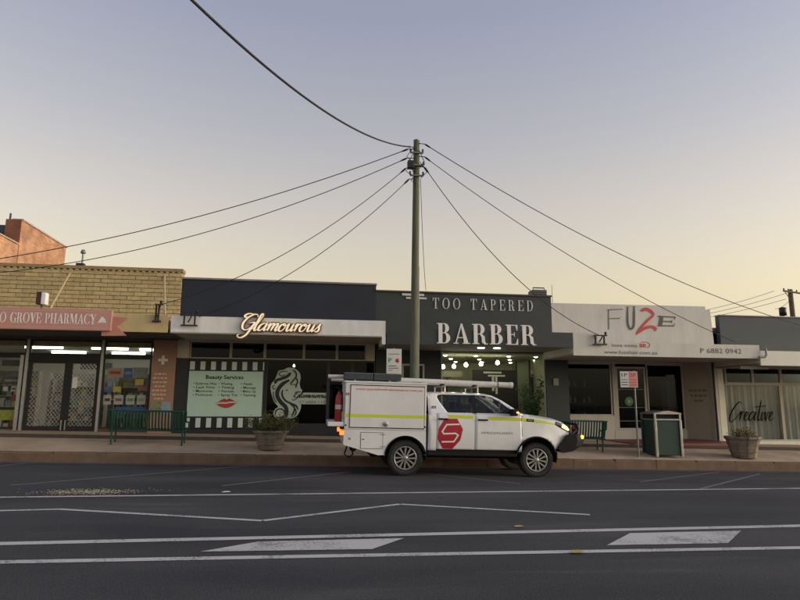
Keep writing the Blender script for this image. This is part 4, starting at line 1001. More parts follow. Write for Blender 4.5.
CP(MB().lathe([(0, .03), (.07, .025), (.085, 0), (.085, -.06), (.05, -.09), (0, -.09)], (4.24, -.50, 1.12), axis='x', n=16), 'driving_light', mat('driving_light_red', (.16, .02, .018), .3), bar)
CP(MB().lathe([(0, .03), (.07, .025), (.085, 0), (.085, -.06), (.05, -.09), (0, -.09)], (4.24, .50, 1.12), axis='x', n=16), 'driving_light', MATS['driving_light_red'], bar)
# underbody, inner liner so panel gaps read dark
CP(MB().box(-.75, 3.75, -.55, .55, .38, .56), 'chassis', cdark)
CP(MB().box(.56, 2.74, -.84, .84, .56, .62), 'cab_floor', cdark)
for sd_ in (-1, 1): CP(MB().box(.56, 3.5, sd_*.80-.01, sd_*.80+.01, .95, 1.33), 'inner_liner', cdark)
CP(MB().box(2.70, 2.76, -.82, .82, .6, 1.34), 'firewall', cdark)
CP(MB().box(2.76, 3.85, -.55, .55, .6, 1.22), 'engine', cdark)
# wheels
tp = [(.255, -.10), (.285, -.118), (.34, -.128), (.372, -.118), (.388, -.09), (.392, 0), (.388, .09), (.372, .118), (.34, .128), (.285, .118), (.255, .10)]
tyre = MB().lathe(tp, axis='y', n=44)
for k in range(44):        # shoulder lugs
    a_ = 2*math.pi*k/44
    for s_ in (-1, 1):
        L_ = MB().box(-.012, .012, s_*.118-.022, s_*.118+.014, .368, .394); L_.xf(Matrix.Rotation(a_, 4, 'Y')); tyre.add(L_.v, L_.f)
tme = tyre.mesh('tyre'); tme.materials.append(rub)
rim = MB().lathe([(.262, -.10), (.262, -.118), (.245, -.122), (.232, -.10), (.225, .02), (.262, .10)], axis='y', n=36)
for k in range(6):
    for s_ in (-1, 1):
        a_ = 2*math.pi*k/6; q = MB().prism([(.008, .05), (.034, .05), (.080, .236), (.036, .238)] if s_ > 0 else [(-.034, .05), (-.008, .05), (-.036, .238), (-.080, .236)], -.112, -.082)
        q.xf(Matrix.Rotation(a_, 4, 'Y')); rim.add(q.v, q.f)
rim.lathe([(0, -.122), (.035, -.120), (.05, -.112), (.07, -.10), (.07, -.06), (0, -.06)], axis='y', n=18)
b = bmesh.new(); rme = rim.mesh('rim'); b.from_mesh(rme); bmesh.ops.recalc_face_normals(b, faces=b.faces[:]); b.to_mesh(rme); b.free(); rme.materials.append(alloy)
bk = MB().lathe([(0, -.02), (.22, -.02), (.24, 0), (.24, .06), (0, .06)], axis='y', n=24).mesh('brake_disc'); bk.materials.append(cdark)
for (wx_, wz_) in WAX:
    for sd_ in (-1, 1):
        w_ = bpy.data.objects.new('wheel', tme); C.objects.link(w_); w_.parent = car
        w_.location = (wx_, sd_*.795, .392); w_.rotation_euler = (0, random.uniform(0, 1), 0 if sd_ < 0 else math.pi)
        for nm, me in (('rim', rme), ('brake_disc', bk)):
            o = bpy.data.objects.new(nm, me); C.objects.link(o); o.parent = w_
    CP(MB().tube([(wx_, -.7, .39), (wx_, .7, .39)], .05, 8), 'axle', cdark)
    ra = .50 if wx_ > 1 else .47
    for sd_ in (-1, 1):
        pts = arch(wx_, .42, ra+.0, 190, -10, 16); vs = []; fs = []
        for p in pts: vs += [(p[0], sd_*.60, p[1]), (p[0], sd_*.88, p[1])]
        for i in range(len(pts)-1): fs.append((2*i, 2*i+1, 2*i+3, 2*i+2))
        CP(MB().add(vs, fs, True), 'wheel_well', cdark)
        CP(MB().box(wx_-.48, wx_+.48, sd_*.595-.004, sd_*.595+.004, .45, .95), 'wheel_well_side', cdark)
# service body
can = CP(MB().bev(-1.41, .465, -.915, .915, 1.0, 2.06, b=.02), 'canopy', cwm)
CP(MB().bev(-1.43, .48, -.93, .93, 2.045, 2.085, b=.012), 'canopy_rim', cwm, can)
ar = arch(0, .40, .475, 174, 5, 18)
low = [(-1.41, .998), (-1.41, .66), (-.62, .445)]+ar+[(.465, .44), (.465, .998)]
for sd_ in (-1, 1):
    y0, y1 = (-.915, -.60) if sd_ < 0 else (.60, .915)
    CP(MB().prism(low, y0, y1), 'lower_body', cwm)
    ys = sd_*.915
    def sl_(x0, x1, z0, z1, t0, t1): return (x0, x1, min(ys+sd_*t0, ys+sd_*t1), max(ys+sd_*t0, ys+sd_*t1), z0, z1)
    gap = CP(MB().box(*sl_(-1.30, .425, 1.035, 2.005, -.01, .003)), 'door_seal', cblk, can)
    dr = CP(MB().bev(*sl_(-1.285, .41, 1.055, 1.99, .0, .018), b=.006), 'canopy_door', cwm)
    CP(MB().box(*sl_(-1.285, .41, 1.99, 2.003, .0, .03)), 'drip_rail', cblk, dr)
    CP(MB().box(*sl_(-1.415, -1.287, 1.275, 1.345, .0, .003)), 'reflective_tape', cyel); CP(MB().box(*sl_(-1.285, .41, 1.275, 1.345, .018, .0205)), 'reflective_tape', cyel, dr); CP(MB().box(*sl_(.412, .466, 1.275, 1.345, .0, .003)), 'reflective_tape', cyel)
    hd = CP(MB().lathe([(0, sd_*.03), (.045, sd_*.028), (.06, sd_*.018), (.06, 0)], (-.47, ys+sd_*.016, 1.135), axis='y', n=20), 'latch', alu, dr)
    CP(MB().box(-.52, -.42, min(ys+sd_*.04, ys+sd_*.05), max(ys+sd_*.04, ys+sd_*.05), 1.13, 1.145), 'latch_grip', cblk, hd)
    cpd = CP(MB().box(*sl_(-1.03, -.52, .58, .945, -.005, .002)), 'hatch_gap', cblk)
    hp = CP(MB().bev(*sl_(-1.02, -.53, .59, .935, -.002, .009), b=.004), 'side_hatch', cwm)
    for z_ in (.62, .89): CP(MB().box(*sl_(-.58, -.48, z_, z_+.028, .008, .016)), 'hinge', alu, hp)
    CP(MB().box(*sl_(-.99, -.95, .78, .80, .009, .02)), 'catch', cblk, hp)
    CP(MB().lathe([(0, sd_*.006), (.028, sd_*.005), (.03, 0)], (-1.27, ys, .80), axis='y', n=14), 'filler_cap', mat('grey_cap', (.3, .3, .28), .5))
    for x_, z_ in ((-1.375, 1.09), (.44, 1.09)): CP(MB().lathe([(0, sd_*.012), (.018, sd_*.01), (.02, 0)], (x_, ys, z_), axis='y', n=10), 'bolt', cblk)
    ringa = [(p[0], ys+sd_*.006, p[1]) for p in arch(0, .40, .478, 172, 4, 20)]; CP(MB().tube(ringa, .012, 6), 'arch_lip', cblk)
CP(MB().box(-1.40, .46, -.60, .60, .80, .999), 'tray_floor', cdark)
CP(MB().box(-1.409, -1.40, -.9, .9, .66, .998), 'rear_panel', cwm)
# lettering and logo on the near side
yn = -(.915+.0185)
t = text_mb('www.specialisedmaintenance.com.au', -1.18, .36, 1.885, .055, yn, .002, bold=.01); CP(t, 'lettering', mat('red_lettering', (.50, .09, .09), .5))
CP(MB().box(-1.40, -1.32, -.9185, -.9155, 1.755, 1.815), 'warning_sticker', mat('sticker_red', (.5, .05, .05), .5))
t = text_mb('S', -1.372, -1.348, 1.768, .034, -.9187, .002, bold=.02); CP(t, 'sticker_mark', lettw)
hexc = (1.03, .955); hw, hh_ = .30, .345
hexp = [(-.36, 1.0), (.62, .92), (1.0, .35), (.86, -.55), (.30, -1.0), (-.70, -.88), (-1.0, -.30), (-.88, .45)]
hexp = [(-.42, .98), (.55, .98), (1.0, .30), (.80, -.42), (.20, -1.0), (-.55, -.98), (-1.0, -.35), (-.92, .30)]
CP(sidesheet([(hexc[0]+a_*hw, hexc[1]+b_*hh_) for a_, b_ in hexp], [], -1, thick=0, off=.004), 'hexagon_logo', cred)
mb = MB(); spath = [(.70, .62), (-.28, .58), (-.62, .12), (-.50, -.02), (.42, .02), (.62, -.10), (.30, -.52), (-.62, -.55)]
def lg(p): x_, z_ = hexc[0]+p[0]*hw, hexc[1]+p[1]*hh_; return x_, z_
for i in range(len(spath)-1):
    a_, b_ = Vector(lg(spath[i])), Vector(lg(spath[i+1])); d = (b_-a_).normalized(); a_ = a_-d*.012; b_ = b_+d*.012; nn = Vector((-d.y, d.x))*.0165
    q = [a_+nn, b_+nn, b_-nn, a_-nn]; mb.add([(v.x, -(W(v.x, v.y)+.008+i*.0004), v.y) for v in q], [(0, 1, 2, 3)])
CP(mb, 'logo_stroke', lettw, fix=False)
t = text_mb('SPECIALISED', 1.77, 2.52, .965, .052, 0, .0, bold=.005)
t.v = [(x_, -(W(x_, z_)+.006), z_) for x_, y_, z_ in t.v]; CP(t, 'lettering', mat('grey_lettering', (.26, .25, .25), .5), fix=False)
CP(MB().bev(.60, .70, -(W(.65, 1.52)+.004), -(W(.65, 1.52)-.004), 1.50, 1.57, b=.003), 'badge', cblk); CP(MB().bev(.615, .685, -(W(.65, 1.52)+.008), -(W(.65, 1.52)+.001), 1.515, 1.555, b=.002), 'badge', alu)
# rear deck, lamps
deck = CP(MB().bev(-1.78, -1.412, -.90, .90, 1.06, 1.16, b=.012), 'rear_deck', cwm)
for sd_ in (-1, 1):
    CP(MB().bev(-1.50, -1.41, min(sd_*.78, sd_*.90), max(sd_*.78, sd_*.90), .87, .97, b=.012), 'tail_light', tailr)
    CP(MB().box(-1.50, -1.41, min(sd_*.70, sd_*.88), max(sd_*.70, sd_*.88), 1.0, 1.06), 'bracket', cblk)
CP(MB().tube([(-1.30, -.5, .62), (-1.36, -.5, .42), (-1.26, -.5, .36), (-1.16, -.5, .42), (-1.2, -.5, .62)], .018, 8), 'tow_hook', cblk)
CP(MB().lathe([(.03, -.03), (.07, -.03), (.09, 0), (.07, .03), (.03, .03)], (-1.15, -.3, .56), axis='y', n=18), 'spare_pulley', cdark)
# roof rack, panels and conduit tubes
for x_ in (-1.2, -.4, .35):
    CP(MB().box(x_-.02, x_+.02, -.86, .86, 2.085, 2.115), 'rack_bar', alu)
for x_ in (.95, 1.75):
    CP(MB().box(x_-.02, x_+.02, -.66, .66, 2.03, 2.06), 'rack_bar', alu)
    for s_ in (-1, 1): CP(MB().tube([(x_, s_*.62, 1.89), (x_, s_*.62, 2.04)], .018, 8), 'rack_foot', alu)
pan = mat('solar_panel_face', (.020, .026, .040), .25, var=.2, scale=5, obj=True); panb = mat('panel_side', (.045, .052, .065), .5, var=.3, scale=9, obj=True)
for (x0_, x1_) in ((-1.44, -.785), (-.765, -.13)):
    p_ = CP(MB().bev(x0_, x1_, -.86, -.12, 2.12, 2.262, b=.01), 'roof_panel_box', panb)
    CP(MB().box(x0_-.004, x1_+.004, -.868, -.115, 2.258, 2.276), 'panel_frame', mat('panel_frame', (.16, .17, .18), .4, metal=.5), p_)
    CP(MB().box(x0_+.02, x1_-.02, -.84, -.14, 2.277, 2.282), 'panel_face', pan, p_)
tubm = mat('conduit_white', (.60, .58, .53), .45, var=.12, scale=6, obj=True)
for (y_, xa, xb, r_) in ((-.28, -.10, 2.66, .066), (.30, -1.72, 2.45, .055)):
    t_ = CP(MB().tube([(xa, y_, 2.155), (xb, y_, 2.125)], r_, 16), 'conduit_tube', tubm)
    CP(MB().tube([(xb-.01, y_, 2.126), (xb+.07, y_, 2.124)], r_+.008, 16), 'end_cap', tubm, t_)
    CP(MB().tube([(xb-.33, y_, 2.130), (xb-.31, y_, 2.130)], r_+.004, 16), 'strap', cblk, t_)
CP(MB().tube([(-1.80, -.05, 2.20), (-1.44, -.05, 2.205)], .05, 12), 'tube_end', tubm)
for x_ in (.95, 1.75): CP(MB().bev(x_-.05, x_+.05, -.36, -.20, 2.05, 2.10, b=.01), 'clamp', cblk)
# cab interior
seatm = mat('seat_cloth', (.03, .03, .033), .9)
for (x_, y_) in ((1.55, -.40), (1.55, .40), (.78, 0)):
    wd = .25 if y_ else .62
    s_ = CP(MB().bev(x_-.02, x_+.48, y_-wd, y_+wd, .68, .92, b=.05), 'seat', seatm)
    bk_ = MB().bev(-.07, .07, -wd, wd, 0, .62, b=.05); bk_.xf(Matrix.Translation((x_, y_, .88)) @ Matrix.Rotation(R(-14), 4, 'Y')); CP(bk_, 'backrest', seatm, s_)
    for hy in ((y_,) if y_ else (-.35, .35)):
        CP(MB().bev(x_-.24, x_-.14, hy-.12, hy+.12, 1.50, 1.68, b=.035), 'headrest', seatm, s_)
CP(MB().bev(2.35, 2.78, -.80, .80, 1.0, 1.36, b=.06), 'dashboard', seatm)
sw = MB(); c_ = Vector((2.16, -.40, 1.22)); ax = Matrix.Rotation(R(-62), 4, 'Y')
sw.tube([c_+(ax @ Vector((.185*math.cos(a_*math.pi/12), .185*math.sin(a_*math.pi/12), 0))) for a_ in range(25)], .016, 8, cap=False)
sw.tube([c_+(ax @ Vector((-.18, 0, 0))), c_, c_+(ax @ Vector((.18, 0, 0)))], .012, 6); sw.tube([c_+(ax @ Vector((0, -.18, 0))), c_, c_+(ax @ Vector((0, .18, 0)))], .012, 6); sw.tube([c_, c_+(ax @ Vector((0, 0, -.25)))], .03, 8)
CP(sw, 'steering_wheel', cblk)
# fire extinguisher standing on the rear deck (held by the vehicle, a thing of its own)
bpy.context.view_layer.update()
Mcar = car.matrix_world.copy()
fe = thing('fire_extinguisher', 'red fire extinguisher standing on the rear deck of the white ute', 'extinguisher')
fe.matrix_world = Mcar @ Matrix.Translation((-1.545, -.74, 1.16)); ORG[fe.name] = Vector((0, 0, 0))
MB().lathe([(0, 0), (.075, 0), (.08, .02), (.08, .52), (.06, .60), (.03, .64), (.03, .68), (0, .68)], n=20).build('cylinder', redl, fe, local=True)
MB().lathe([(.0812, .28), (.0812, .38)], n=20).build('label_band', mat('pink_label', (.6, .42, .42), .5), fe, local=True)
MB().tube([(0, 0, .66), (0, 0, .74), (-.08, 0, .78)], .018, 8).build('valve', cblk, fe, local=True)
MB().tube([(0, -.03, .72), (.07, -.09, .66), (.085, -.09, .45), (.08, -.085, .22)], .012, 8).build('hose', cblk, fe, local=True)
# ------------------------------------------------------------------ the driver
dv_ = bpy.data.objects.new('person', None)
def skin_body(name, nodes, edges, m, sub=2):
    me = bpy.data.meshes.new(name); me.from_pydata([n_[0] for n_ in nodes], edges, []); o = bpy.data.objects.new(name, me); C.objects.link(o)
    md = o.modifiers.new('skin', 'SKIN'); md.use_smooth_shade = True
    for i, n_ in enumerate(nodes):
        r_ = n_[1]; me.skin_vertices[0].data[i].radius = r_ if isinstance(r_, tuple) else (r_, r_)
    me.skin_vertices[0].data[0].use_root = True
    s_ = o.modifiers.new('sub', 'SUBSURF'); s_.levels = sub; s_.render_levels = sub
    dg = bpy.context.evaluated_depsgraph_get(); me2 = bpy.data.meshes.new_from_object(o.evaluated_get(dg)); o.modifiers.clear(); o.data = me2
    me2.materials.clear(); me2.materials.append(m); return o
skinm = mat('skin', (.50, .27, .19), .55, obj=True)
nodes = [((1.74, -.40, .98), .15), ((1.70, -.40, 1.18), .155), ((1.66, -.40, 1.36), (.13, .17)), ((1.67, -.40, 1.46), .065), ((1.69, -.40, 1.54), .058), ((1.71, -.40, 1.62), .088), ((1.70, -.40, 1.71), .082),
         ((1.67, -.58, 1.38), .07), ((1.78, -.63, 1.18), .055), ((2.02, -.52, 1.22), .042), ((2.10, -.50, 1.27), .04),
         ((1.67, -.22, 1.38), .07), ((1.78, -.17, 1.18), .055), ((2.02, -.28, 1.22), .042), ((2.10, -.30, 1.27), .04),
         ((1.95, -.50, .98), .10), ((2.22, -.50, .95), .075), ((2.34, -.50, .68), .055), ((1.95, -.30, .98), .10), ((2.22, -.30, .95), .075), ((2.34, -.30, .68), .055)]
edges = [(0, 1), (1, 2), (2, 3), (3, 4), (4, 5), (5, 6), (2, 7), (7, 8), (8, 9), (9, 10), (2, 11), (11, 12), (12, 13), (13, 14), (0, 15), (15, 16), (16, 17), (0, 18), (18, 19), (19, 20)]
pe = skin_body('person', nodes, edges, skinm)
tag(pe, 'driver in dark shirt sitting at the wheel of the white ute', 'person')
pe.matrix_world = Mcar; ORG[pe.name] = Vector((0, 0, 0))
# shirt: offset copy of the torso and upper arms, hair cap, face details
b = bmesh.new(); b.from_mesh(pe.data)
dl_ = [f for f in b.faces if (f.calc_center_median().z > 1.43) or f.calc_center_median().x > 1.90 or f.calc_center_median().z < .9]
bmesh.ops.delete(b, geom=dl_, context='FACES'); b.normal_update()
for v in b.verts: v.co += v.normal*.012
mb = MB(); mb.bm(b, True); mb.build('shirt', mat('dark_shirt', (.02, .03, .06), .9), pe, local=True)
hr = MB().lathe([(0, .115), (.05, .105), (.085, .07), (.10, .02), (.098, -.02)], n=16); hr.xf(Matrix.Translation((1.69, -.40, 1.70)) @ Matrix.Rotation(R(-12), 4, 'Y')); hr.build('hair', mat('brown_hair', (.05, .03, .02), .8), pe, local=True)
for y_ in (-.432, -.368): MB().lathe([(0, .012), (.010, .006), (.012, 0), (.010, -.006), (0, -.012)], (1.786, y_, 1.655), n=8).build('eye', lettk, pe, local=True)
MB().prism([(1.775, 1.60), (1.812, 1.605), (1.785, 1.66)], -.415, -.385).build('nose', skinm, pe, local=True)
MB().box(1.77, 1.787, -.425, -.375, 1.572, 1.580).build('mouth', mat('lip', (.30, .10, .09), .6), pe, local=True)
for y_ in (-.495, -.312): MB().lathe([(0, .03), (.015, .02), (.018, 0), (.012, -.025), (0, -.03)], (1.70, y_, 1.63), n=8).build('ear', skinm, pe, local=True)
for s_, yb in ((-1, -.50), (1, -.30)):
    for k in range(5):
        x0_ = 2.10; fy = yb+(k-2)*.017
        P_ = [(2.10, fy, 1.275), (2.145, fy, 1.30), (2.165-.004*abs(k-2), fy, 1.27), (2.14, fy, 1.245)] if k < 4 else [(2.09, yb+s_*-.03, 1.28), (2.12, yb+s_*-.055, 1.30), (2.14, yb+s_*-.06, 1.29)]
        MB().tube(P_, [.010, .009, .008, .007][:len(P_)], 6).build('finger', skinm, pe, local=True)
# ------------------------------------------------------------------ power poles and lines
wood = mat('weathered_pole', (0.15, 0.155, 0.105), .9, var=.35, scale=3, bump=.5, bscale=12, stretch=(6, 6, .6), col2=(.075, .085, .055))
pp = thing('power_pole', 'tall grey green timber power pole standing behind the ute', 'power pole', (2.70, 16.5, g(2.7)+.25))
bx, tx = at(413, 460, 16.5), at(416.6, 141, 16.5)
pts = [Vector((bx.x, 16.5, -.3)).lerp(Vector((tx.x, 16.5, tx.z)), k/10) for k in range(11)]
MB().tube(pts, [.135-.045*k/10 for k in range(11)], 16).build('pole', wood, pp)
MB().tube([pts[-1], pts[-1]+Vector((0, 0, .02))], .095, 14).build('pole_cap', mat('zinc_cap', (.25, .26, .26), .5, metal=.6), pp)
wire = mat('cable_black', (.012, .012, .013), .7); galv = mat('galvanised', (.20, .21, .22), .5, metal=.6, var=.2)
ptop = pts[-1]
for dz_, l_ in ((.42, .34), (.80, .40), (1.12, .36)):
    z_ = ptop.z-dz_; xc = ptop.x-.0
    MB().box(xc-l_*.6, xc+l_*.5, 16.5-.15, 16.5-.09, z_-.02, z_+.02).build('bracket', galv, pp)
    for s_ in (-.58, .48):
        MB().lathe([(0, -.05), (.028, -.045), (.035, -.02), (.022, 0), (.035, .02), (.028, .05), (0, .06)], (xc+l_*s_, 16.37, z_+.06), n=10).build('insulator', mat('porcelain_brown', (.05, .035, .03), .35), pp)
MB().bev(ptop.x-.30, ptop.x-.12, 16.22, 16.40, ptop.z-.95, ptop.z-.72, b=.02).build('fuse_box', dkmetal, pp)
for k, (za, zb, xo) in enumerate(((-.25, -.75, -.24), (-.35, -1.05, -.20), (-.75, -1.15, -.26), (-.7, -1.2, .20), (-.35, -.9, .14), (-1.1, -1.35, -.15))):
    a_ = ptop+Vector((xo*.4, -.13, za)); b_ = ptop+Vector((xo*.5, -.13, zb)); m_ = (a_+b_)/2+Vector((xo*.9, -.06, -.08))
    MB().tube([a_, a_.lerp(m_, .6), m_, m_.lerp(b_, .5), b_], .011, 6).build('jumper_cable', wire, pp)
MB().tube([pts[6]+Vector((.10, -.04, 0)), pts[3]+Vector((.118, -.04, 0)), pts[0]+Vector((.14, -.04, 0))], .015, 6).build('conduit', galv, pp)
def line(a, b, sag, rad, label, n=28, ins=True):
    a = Vector(a); b = Vector(b); P = []
    for i in range(n+1):
        t_ = i/n; p = a.lerp(b, t_); p.z -= 4*sag*t_*(1-t_); P.append(p)
    o = thing('service_line', label, 'overhead cable', tuple(a), group='overhead cables from the power pole')
    MB().tube(P, rad, 6).build('cable', wire, o)
    if ins:
        d = (P[1]-P[0]).normalized(); MB().tube([P[0], P[0]+d*.05, P[0]+d*.14, P[0]+d*.24], [.012, .027, .027, .012], 8).build('strain_clamp', wire, o)
        k_ = (P[0].z+.3)/(ptop.z+.3); q_ = pts[0].lerp(pts[-1], k_)+Vector((.05 if P[0].x > ptop.x else -.05, -.06, .02))
        MB().tube([P[0], P[0].lerp(q_, .5)+Vector((0, -.02, -.015)), q_], .012, 6).build('tie', wire, o)
    return o
line((2.53, 16.42, 8.92), (-14, 19, 5.0), .7, .012, 'upper of two long cables leaving the pole over the pharmacy to the left')
line((2.50, 16.42, 8.64), (-14, 19, 5.0), 1.1, .011, 'lower of two long cables crossing the pharmacy parapet to the left')
line((2.47, 16.42, 8.33), (-4.33, 17.2, 4.21), .55, .010, 'cable from the pole down to the bracket on the pharmacy awning')
line((2.56, 16.42, 8.0), (-3.2, 17.0, 3.88), .5, .011, 'cable from the pole to the bracket on the beauty salon awning')
line((3.01, 16.42, 9.11), (18, 19.4, 4.3), .6, .012, 'uppermost cable leaving the pole to the right over the hair salon')
line((3.01, 16.42, 8.71), (13.09, 17.2, 3.53), .4, .010, 'cable from the pole to the right end of the hair salon awning')
line((3.01, 16.42, 8.39), (8.48, 17.05, 3.63), .7, .011, 'steep cable from the pole to the square bracket on the hair salon')
line((2.59, 16.42, 8.99), (-8, -5, 10.5), 2.8, .021, 'thick cable swooping in from the top left to the pole', 60)
line((2.89, 16.42, 8.02), (3.6, 19.4, 5.28), .5, .008, 'thin cable dropping from the pole to the barber parapet', ins=False)
def svc(label, x0, x1, z0, z1, y, m):
    o = thing('service_bracket', label, 'bracket', (x0, y, z0), group='cable service brackets')
    MB().box(x0-.06, x1+.06, y-.025, y+.025, z0, z0+.04).build('rail', m, o); MB().box(x0-.02, x1+.08, y-.025, y+.025, z1-.035, z1).build('rail', m, o)
    for x in (x0, x1-.04): MB().box(x, x+.04, y-.02, y+.02, z0+.04, z1-.035).build('leg', m, o)
    MB().tube([((x0+x1)/2-.03, y-.03, z0+.1), ((x0+x1)/2+.03, y-.06, z0+.2), ((x0+x1)/2+.08, y-.03, z1-.03)], .02, 6).build('cable_tail', wire, o)
    MB().lathe([(0, -.05), (.03, -.04), (.038, 0), (.03, .04), (0, .05)], (x1+.03, y-.01, z1+.05), n=8).build('insulator', wire, o)
    return o
p0_, p1_ = at(183, 326, 17.0), at(196, 313, 17.0); svc('dark metal cable bracket on the left end of the pale beauty salon awning', p0_.x, p1_.x, p0_.z, p1_.z, 17.0, dkmetal)
p0_, p1_ = at(154.5, 322, 17.05), at(160, 304, 17.05); svc('tall dark cable bracket on the pharmacy awning beside its tan end', p0_.x, p1_.x, p0_.z, p1_.z, 17.05, dkmetal)
p0_, p1_ = at(595, 345, 17.03), at(604.5, 335, 17.03); svc('square dark cable bracket on the hair salon fascia left of its web address', p0_.x, p1_.x, p0_.z, p1_.z, 17.03, dkmetal)
p0_ = at(763, 357, 17.0); o = thing('pipe_elbow', 'small grey pipe elbow at the right end of the hair salon awning', 'pipe', (p0_.x, 17.0, p0_.z))
MB().tube([(p0_.x-.12, 17.02, p0_.z), (p0_.x+.08, 17.02, p0_.z), (p0_.x+.14, 17.02, p0_.z+.06), (p0_.x+.14, 17.02, p0_.z+.26)], .035, 8).build('pipe', galv, o); MB().tube([(p0_.x+.14, 17.02, p0_.z+.26), (p0_.x+.14, 17.02, p0_.z+.36)], [.012, .006], 6).build('spike', galv, o)
# far pole on the right
fpp = at(790, 289.5, 42.0)
f2 = thing('power_pole', 'distant timber power pole with crossarm beyond the right hand shop', 'power pole', (fpp.x, 42, 0))
gm2 = mat('far_pole_wood', (.14, .115, .085), .9, var=.2, scale=3)
MB().tube([(fpp.x, 42, -2), (fpp.x, 42, fpp.z)], [.24, .17], 12).build('pole', gm2, f2)
ca = Vector((fpp.x, 41.8, at(790, 292.5, 42).z)); dca = Vector((1, .35, 0)).normalized()
MB().tube([ca-dca*1.15, ca+dca*1.6], .075, 6).build('crossarm', gm2, f2)
MB().tube([ca-dca*1.0+Vector((0, 0, -.05)), Vector((fpp.x, 41.85, ca.z-.9))], .03, 6).build('brace', gm2, f2)
for s_ in (-1.1, -.5, .6, 1.4): MB().lathe([(0, 0), (.05, .02), (.06, .08), (.04, .14), (0, .16)], tuple(ca+dca*s_+Vector((0, 0, .07))), n=8).build('insulator', MATS['porcelain_brown'], f2)
tr = at(783, 312, 41.6); MB().lathe([(0, -.35), (.26, -.3), (.26, .3), (.1, .36), (0, .36)], (tr.x-.1, 41.5, tr.z), n=12).build('transformer', dkmetal, f2)
for i, (pa, pb) in enumerate((((774, 291), (690, 313)), ((787, 293), (690, 317)), ((786, 299), (690, 320)), ((790, 300), (775, 309)), ((800, 291.5), (840, 300)))):
    a_, b_ = at(*pa, 41.8), at(*pb, 46 if i < 3 else 41.8)
    o = thing('distant_wire', ('highest thin wire running left from the distant pole', 'middle thin wire running left from the distant pole', 'lowest thin wire running left from the distant pole', 'short thin wire drooping beside the distant pole', 'thin wire running right from the distant pole')[i], 'wire', tuple(a_), group='wires at the distant pole')
    P = []
    for k in range(13):
        t_ = k/12; p = a_.lerp(b_, t_); p.z -= .6*t_*(1-t_); P.append(p)
    MB().tube(P, .016, 5).build('strand', wire, o)
# ------------------------------------------------------------------ benches
bgreen = mat('bench_green', (0.010, 0.055, 0.040), .45, var=.25, scale=8, obj=True)
def make_bench(label, px0, px1, Y):
    xa, xb = at(px0, 425, Y).x, at(px1, 425, Y).x; L_ = xb-xa; xm_ = (xa+xb)/2
    zb = g(xm_)+.235+(Y-KY-.22)/(17.9-KY-.22)*.215
    o = thing('street_bench', label, 'bench', (xm_, Y, zb), group='green slatted street benches'); o.rotation_euler = (0, math.atan(SL), 0)
    # strap slat: from top of the back down behind and forward under the seat (bench faces the shops)
    prof = [(-.05, .90), (-.035, .80), (.0, .60), (.03, .47), (.09, .405), (.20, .395), (.40, .43), (.46, .42), (.475, .385)]
    n_ = int(L_/.082); sw_ = .046
    mb = MB(); vs = []; fs = []
    for (y_, z_) in prof:
        vs += [(-sw_/2, y_, z_), (sw_/2, y_, z_), (sw_/2, y_+.008, z_+.006), (-sw_/2, y_+.008, z_+.006)]
    for i in range(len(prof)-1):
        a_ = 4*i
        for k in range(4): fs.append((a_+k, a_+(k+1) % 4, a_+4+(k+1) % 4, a_+4+k))
    mb.add(vs, fs, True); sme = mb.mesh('slat'); sme.materials.append(bgreen)
    b = bmesh.new(); b.from_mesh(sme); bmesh.ops.recalc_face_normals(b, faces=b.faces[:]); b.to_mesh(sme); b.free()
    for k in range(n_):
        s_ = bpy.data.objects.new('slat', sme); C.objects.link(s_); s_.parent = o; s_.location = (-L_/2+.06+(L_-.12)*k/(n_-1), 0, 0)
    for (y_, z_) in ((-.045, .90), (.10, .39), (.47, .40)):
        MB().tube([(-L_/2, y_, z_), (L_/2, y_, z_)], .024, 8).build('rail', bgreen, o, local=True)
    for s_ in (-1, 1):
        x_ = s_*(L_/2-.10)
        MB().tube([(x_, .10, 0), (x_, .07, .20), (x_, .08, .38), (x_, .0, .62), (x_, -.06, .91)], .024, 8).build('leg', bgreen, o, local=True)
        MB().tube([(x_, .42, 0), (x_, .42, .39)], .024, 8).build('leg', bgreen, o, local=True)
        xe = s_*(L_/2-.02)
        MB().tube([(xe, -.04, .88), (xe, .0, .66), (xe, .12, .62), (xe, .44, .62), (xe, .47, .40)], .022, 8).build('armrest', bgreen, o, local=True)
        for y_ in (.10, .42): MB().box(x_-.05, x_+.05, y_-.05, y_+.05, -.01, .012).build('foot', bgreen, o, local=True)
    return o
make_bench('long dark green slatted bench outside the pharmacy', 107, 186, 17.0)
make_bench('dark green slatted bench partly hidden by the front of the ute', 556, 606, 17.0)
# ------------------------------------------------------------------ planters with shrubs
potm = mat('planter_concrete', (0.20, 0.165, 0.13), .9, var=.5, scale=5, bump=.5, bscale=25, obj=True)
soil = mat('potting_soil', (.03, .022, .015), 1, var=.3)
leafm = mat('shrub_leaf', (0.15, 0.145, 0.042), .6, var=.5, scale=7, obj=True, col2=(.06, .068, .02))
leafm2 = mat('dry_leaf', (0.30, 0.23, 0.06), .7, var=.45, scale=6, obj=True, col2=(.075, .075, .022))
barkm = mat('bark', (.09, .065, .045), .9, var=.3, scale=12)
def leaf_cloud(mb, n, fn, s0, s1, seed=0):
    rr = random.Random(seed)
    for _ in range(n):
        c_ = Vector(fn(rr)); a_ = Vector((rr.gauss(0, 1), rr.gauss(0, 1), rr.gauss(0, 1)+.4)).normalized(); b_ = a_.orthogonal().normalized(); b_ = Matrix.Rotation(rr.uniform(0, 6.28), 3, a_) @ b_; c2 = a_.cross(b_)
        l_ = rr.uniform(s0, s1); w_ = l_*.38
        mb.add([c_-b_*l_*.5, c_+c2*w_*.5-a_*w_*.15, c_+b_*l_*.5, c_-c2*w_*.5-a_*w_*.15], [(0, 1, 2), (0, 2, 3)])
